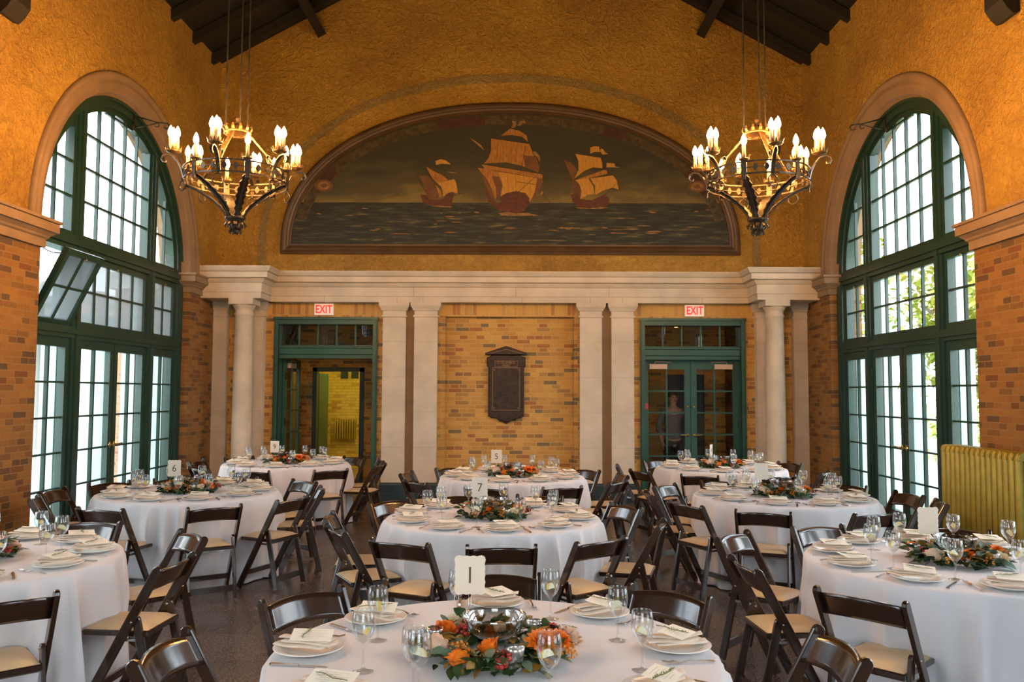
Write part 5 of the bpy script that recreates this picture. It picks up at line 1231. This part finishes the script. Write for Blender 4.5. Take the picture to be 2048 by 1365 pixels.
def make_card(num):
    o = thing('table_number'); mb = MB(); pts = []; w_, h_ = .062, .078
    # scalloped corners
    for cx_, cz_, a0 in ((w_ - .012, h_ - .012, 0), (-w_ + .012, h_ - .012, 90), (-w_ + .012, -h_ + .012, 180), (w_ - .012, -h_ + .012, 270)):
        for i in range(7): a = R_(a0 + i * 15); rr_ = .013 + .0022 * math.cos(i * PI); pts.append((cx_ + rr_ * math.cos(a), cz_ + rr_ * math.sin(a)))
        if a0 in (0, 180):
            sg = 1 if a0 == 0 else -1
            for i in range(1, 6): pts.append((sg * (w_ - .02) - sg * (2 * w_ - .04) * i / 6, sg * (h_ + .0015 * (-1) ** i)))
        else:
            sg = 1 if a0 == 90 else -1
            for i in range(1, 8): pts.append((-sg * (w_ + .0015 * (-1) ** i), sg * (h_ - .02) - sg * (2 * h_ - .04) * i / 8))
    mb.slab(pts, .0025, T_(0, 0, .215) @ RX(R_(90))); mb.build('card', 'paper_white', o)
    if num: mb = MB(); text_mb(mb, num, .095, T_(0, -.0022, .212) @ RX(R_(90)) @ Matrix.Diagonal((.9, 1, 1, 1)), .0006); mb.build('numeral', 'ink', o)
    mb = MB(); mb.tube([(-.005, .002, .15), (-.005, .002, .003)], .0012, 5); mb.tube([(.005, .002, .15), (.005, .002, .003)], .0012, 5); mb.lathe([(0, 0), (.03, 0), (.03, .003), (0, .004)], 16, (0, .002, 0)); mb.build('stem', 'steel', o)
    return o
def put(me, name, x, y, z, rz, lab, cat, grp, rx=0.0, ry=0.0):
    c = bpy.data.objects.new(name, me); COL.objects.link(c); c.location = (x, y, z); c.rotation_euler = (rx, ry, rz); return tag(c, lab, cat, grp)
def labelled_tree(src, tree, isfirst, x, y, z, rz, lab, cat, grp):
    c = src if isfirst else copy_tree(src, None, tree); c.location = (x, y, z); c.rotation_euler = (0, 0, rz); return tag(c, lab, cat, grp)
rn = random.Random(77)
# visibility cull in world terms: things well outside the room's viewed wedge are left out
def in_view(x, y, z=.8, m=1.04):
    d = Vector((x, y, z)) - Vector((.12, 0, 1.75)); dz = d.dot(fw)
    if dz < .3: return False
    return abs(d.dot(r2) / dz * F_PX) < 1024 * m + 60 and d.dot(u2) / dz * F_PX > -(682 * m + 110)
CARDS = dict(T1=('1', -.11, .32), T7=('7', -.11, .10), T5=('5', -.185, .12), T6=('6', -.19, .10), T9=('9', -.175, .05), T4=('4', -.10, .10), T3=(None, -.155, .17), T2=(None, -.09, .13))
CROT = dict(T4=62, T2=4, T3=-10, T6=6, T9=-6)
GL_T1 = [(-.409, 2.937), (-.419, 3.295), (-.129, 3.607), (.519, 3.314), (.562, 2.965), (.226, 2.69), (-.188, 2.704)]
for ti, (key, tx, ty, tname, seats, chairs) in enumerate(TABLES):
    labelled_tree(TB, TBT, ti == 0, tx, ty, 0, rn.uniform(0, 1), 'round banquet table under white cloth, the ' + tname, 'table', 'round banquet tables')
    c = put(cloth_mesh(ti * 7 + 1, 'tablecloth', [(R_(ch[0]), ch[1]) if isinstance(ch, tuple) else (R_(ch), 1.03) for ch in chairs]), 'tablecloth', tx, ty, 0, 0, 'white floor length cloth draped over the ' + tname, 'tablecloth', 'white round tablecloths')
    used = set()
    for ch in chairs:
        a, dd = ch if isinstance(ch, tuple) else (ch, 1.03)
        x, y = tx + dd * math.cos(R_(a)), ty + dd * math.sin(R_(a)); jit = rn.uniform(-5, 5)
        labelled_tree(CH, CHT, first[0], x, y, 0, R_(a + 90 + jit), 'dark wooden folding chair, %s of the %s' % (sector(a, used), tname), 'chair', 'folding chairs at the ' + tname); first[0] = False
    small = ty > 10
    if seats is None: seats = [PHASE[key] + 36 * k for k in range(10)]
    seats = [((a + 180) % 360) - 180 for a in seats]
    used = set(); gi = 0
    for k, a in enumerate(seats):
        ar = R_(a); rp = .665; px, py = tx + rp * math.cos(ar), ty + rp * math.sin(ar)
        where = sector(a, used)
        if key == 'T1': rp = .69; px, py = tx + (rp - (.05 if a in (180, 143) else 0)) * math.cos(ar), ty + rp * math.sin(ar)
        if not in_view(px, py): continue
        face = ar + PI / 2                                        # local +y points to the table centre
        jr = rn.uniform(-.35, .35); nrot = jr + .35 * math.sin(face)
        put(plate_me, 'dinner_plate', px, py, ZT, 0, 'white dinner plate, %s of the %s' % (where, tname), 'plate', 'dinner plates')
        put(napkin_mes[k % 3], 'napkin', px, py, ZT, nrot, 'folded blush napkin, %s of the %s' % (where, tname), 'napkin', 'folded napkins')
        put(card_me, 'menu_card', px, py, ZT, nrot + rn.uniform(-.5, .4), 'cream menu card, %s of the %s' % (where, tname), 'menu card', 'menu cards')
        put(rosemary_me, 'rosemary_sprig', px + rn.uniform(-.015, .015), py + rn.uniform(-.015, .015), ZT, face + rn.uniform(-.9, .9), 'rosemary sprig, %s of the %s' % (where, tname), 'rosemary sprig', 'rosemary sprigs')
        tx_, ty_ = math.cos(face), math.sin(face)
        fr_ = -.165; put(fork_me, 'fork', px + tx_ * fr_, py + ty_ * fr_, ZT, face + rn.uniform(-.15, .15), 'silver fork, %s of the %s' % (where, tname), 'fork', 'dinner forks')
        put(knife_me, 'knife', px - tx_ * fr_, py - ty_ * fr_, ZT, face + rn.uniform(-.12, .12), 'silver knife, %s of the %s' % (where, tname), 'knife', 'dinner knives')
        ga = R_(a + 17 + rn.uniform(-4, 4)); gr = .50 + rn.uniform(-.03, .03); gx, gy = tx + gr * math.cos(ga), ty + gr * math.sin(ga)
        if key == 'T1' and gi < len(GL_T1): gx, gy = GL_T1[gi]; gi += 1
        put(glass_me, 'wine_glass', gx, gy, ZT, 0, 'stemmed clear glass, %s of the %s' % (where, tname), 'glass', 'stemmed glasses')
        put(lemon_me, 'lemon_slice', gx + rn.uniform(-.006, .006), gy + rn.uniform(-.006, .006), ZT + .128, rn.uniform(0, 6), 'lemon wedge in glass, %s of the %s' % (where, tname), 'lemon', 'lemon wedges', rx=R_(rn.uniform(50, 85)), ry=rn.uniform(-.5, .5))
    if key == 'T1':
        put(glass_me, 'wine_glass', .268, 3.616, ZT, 0, 'stemmed clear glass right of the number card on the front centre table', 'glass', 'stemmed glasses')
        put(lemon_me, 'lemon_slice', .268, 3.616, ZT + .128, 1.0, 'lemon wedge in the glass right of the card of the front centre table', 'lemon', 'lemon wedges', rx=R_(75))
    v = 0 if key in ('T1', 'T5', 'T9', 'T4') else 1
    cyo = -.03 if key == 'T1' else 0
    w_ = labelled_tree(WR[v], WRT[v], not wused[v], tx, ty + cyo, ZT, 0 if key == 'T1' else R_(rn.uniform(-14, 14)), 'wreath of roses, orange flowers, berries and leaves on the ' + tname, 'flower arrangement', 'floral wreaths'); wused[v] = True
    put(bowl_me, 'compote_bowl', tx, ty + cyo, ZT, 0, 'silvered glass footed bowl inside the wreath of the ' + tname, 'bowl', 'footed glass bowls')
    put(fc_me, 'floating_candle', tx + .02, ty + cyo + .02, ZT, 0, 'peach floating candle in the footed bowl of the ' + tname, 'candle', 'floating candles')
    for vi, (va, vr, wh) in enumerate(((-62, .225, 'near'), (165, .215, 'left'), (55, .20, 'far right'))):
        if key == 'T1': va, vr = ((-68, .21), (172, .225), (42, .205))[vi]
        x, y = tx + vr * math.cos(R_(va)), ty + cyo + vr * math.sin(R_(va))
        o = bpy.data.objects.new('votive_cup', votive_me); COL.objects.link(o); o.location = (x, y, ZT + .012); tag(o, 'silver votive cup, %s edge of the wreath, %s' % (wh, tname), 'votive holder', 'votive cups')
        c = bpy.data.objects.new('wax', vc_me); COL.objects.link(c); c.parent = o
    if key in CARDS:
        num, dx, dy = CARDS[key]; o = make_card(num); o.location = (tx + dx, ty + dy, ZT); o.rotation_euler = (0, 0, R_(CROT.get(key, 0)))
        tag(o, ('ivory card with handwritten numeral %s on the %s' % (dict(zip('175694', ('one', 'seven', 'five', 'six', 'nine', 'four')))[num], tname)) if num else 'ivory number card on a thin stem, on the ' + tname, 'table number', 'table number cards')

# ================================================================ OUTDOORS
mb = MB(); mb.add([(-60, -40, -.16), (60, -40, -.16), (60, 70, -.16), (-60, 70, -.16)], [(0, 1, 2, 3)]); o = mb.build('lawn', 'grass'); o['kind'] = 'structure'
for s in (-1, 1):
    mb = MB(); mb.box(min(s * 5.26, s * 9.2), max(s * 5.26, s * 9.2), -4, 20, -.15, -.02); o = mb.build('terrace', 'ground'); o['kind'] = 'structure'
# porch columns outside
def colum(x, y, lab):
    mb = MB(); mb.lathe([(.27, 0), (.27, .1), (.22, .16), (.20, .2), (.19, 1.5), (.165, 3.1), (.2, 3.13), (.23, 3.2), (.23, 3.3), (0, 3.3)], 24); o = mb.build('porch_column', 'white_paint', None, (x, y, -.02)); tag(o, lab, 'column', 'porch columns')
colum(-6.5, 12.85, 'white round porch column outside the left french doors')
colum(-6.5, 11.2, 'white round porch column outside the left side light')
# brick wings beyond each window wall
for s in (-1, 1):
    mb = MB(); xa, xb = s * 5.3, s * (7.2 if s < 0 else 6.2); mb.box(min(xa, xb), max(xa, xb), 15.0, 15.4, -.02, 3.6); mb.mat = 1; mb.box(min(xa, xb) - .1, max(xa, xb) + .1, 14.9, 15.5, 3.6, 3.9)
    o = mb.build('brick_wing', ['brick_out', 'white_paint']); tag(o, 'pale brick wing of the building outside the %s window' % ('left' if s < 0 else 'right'), 'building')
# teal pavilion with white windows beyond the left terrace
o = thing('pavilion', 'pale teal pavilion with white framed windows outside the left doors', 'building', (-9.3, 17.6, -.02))
mb = MB(); mb.box(-.9, .9, 0, 3, 0, 3.3); mb.build('wall', 'teal_out', o)
mb = MB(); mb.mould(-.9, .9, 0, 3, [(.0, 3.3), (.15, 3.35), (.15, 3.5), (.3, 3.6), (.3, 3.75), (0, 3.8)]); mb.build('cornice', 'white_paint', o)
for x in (0,):
    f = MB(); f.box(x - .45, x + .45, -.06, .02, .7, 2.5); w_ = f.build('window', 'white_paint', o)
    p = MB()
    for i in (0, 1):
        for j in range(3): p.box(x - .4 + i * .42, x - .02 + i * .42, -.075, -.06, .76 + j * .58, 1.29 + j * .58)
    p.build('pane', 'pane_grey', w_)
# white upper building seen past the open sash
mb = MB(); mb.box(-18, -11, 9.5, 16.5, -.1, 4.9); mb.mould(-18, -11, 9.5, 16.5, [(0, 4.9), (.1, 4.95), (.1, 5.15), (.3, 5.3), (.3, 5.45), (.4, 5.5), (.4, 5.6), (0, 5.7)]); o = mb.build('stone_house', 'white_paint'); tag(o, 'white stone house with a heavy cornice beyond the left window', 'building')
# balustrade on the right terrace
o = thing('balustrade', 'white stone balustrade beyond the right french doors', 'balustrade', (7.7, 13.3, -.02))
mb = MB(); mb.mould(-.13, .13, -3.6, 3.6, [(0, .82), (.03, .84), (.03, .92), (0, .95)]); mb.build('top_rail', 'white_paint', o)
mb = MB(); mb.mould(-.15, .15, -3.6, 3.6, [(0, 0), (0, .12), (-.03, .15)]); mb.build('base', 'white_paint', o)
bal = mesh_of(lambda m: m.lathe([(.07, .15), (.07, .19), (.04, .22), (.055, .27), (.085, .36), (.08, .43), (.045, .55), (.035, .64), (.05, .68), (.05, .72), (.035, .74), (.065, .78), (.065, .82)], 12), 'baluster', 'white_paint')
for i in range(26):
    c = bpy.data.objects.new('baluster', bal); COL.objects.link(c); c.parent = o; c.location = (0, -3.4 + i * .27, 0)
for y in (-3.6, 3.6): mb = MB(); mb.mould(-.2, .2, y - .2, y + .2, [(0, 0), (0, .95), (.04, .98), (.04, 1.05), (0, 1.07)]); mb.build('pedestal', 'white_paint', o)
# trees and shrubs
def crown(seed, R, n, leafs=.16, sc=(1, 1, .9)):
    rn_ = random.Random(seed); m = MB()
    for i in range(n):
        d = Vector((rn_.gauss(0, 1), rn_.gauss(0, 1), rn_.gauss(0, 1))).normalized(); r = R * (rn_.uniform(.45, 1)) * (1 + .22 * math.sin(5 * d.x + seed) * math.cos(4 * d.z))
        p = Vector((d.x * sc[0], d.y * sc[1], d.z * sc[2])) * r; t = Vector((rn_.gauss(0, 1), rn_.gauss(0, 1), rn_.gauss(0, .6))).normalized()
        leaf(m, p, t, leafs * rn_.uniform(.7, 1.3), leafs * .3, .3, rn_)
    return m
def tree(x, y, h, R, seed, lab):
    o = thing('garden_tree', lab, 'tree', (x, y, -.16), 0, 'garden trees')
    mb = MB(); rn_ = random.Random(seed); pts = [(0, 0, 0), (.05, .03, h * .25), (-.04, .06, h * .5), (.05, 0, h * .75), (0, 0, h)]; mb.tube(pts, [.24, .19, .16, .12, .05], 10)
    for i in range(6): a = i * 1.1; mb.tube([(0, 0, h * (.45 + .07 * i)), (R * .4 * math.cos(a), R * .4 * math.sin(a), h * (.6 + .07 * i)), (R * .75 * math.cos(a), R * .75 * math.sin(a), h * (.7 + .07 * i))], [.09, .06, .03], 6)
    mb.build('trunk', 'bark', o); f = crown(seed, R, 2600, .26).build('crown', 'foliage', o); f.location = (0, 0, h * .85)
tree(11.5, 20.0, 4.4, 2.4, 3, 'yellow green garden tree seen through the far panes of the right doors')
tree(14.5, 13.6, 5.2, 2.9, 5, 'tall yellow green tree beyond the right balustrade')
tree(9.0, 26.5, 5.5, 3.0, 8, 'yellow green tree far behind the right brick wing')
for i, (x, y, R) in enumerate(((9.3, 14.3, .9), (9.5, 17.0, 1.1), (9.5, 11.9, .85), (13.4, 17.5, 1.3))):
    m = crown(20 + i, R, 1300, .13, (1, 1.2, 1.0)); o = m.build('garden_shrub', 'foliage', None, (x, y, R * .75)); tag(o, ('round', 'larger', 'low', 'far')[i] + ' leafy shrub behind the right terrace balustrade', 'shrub', 'garden shrubs')
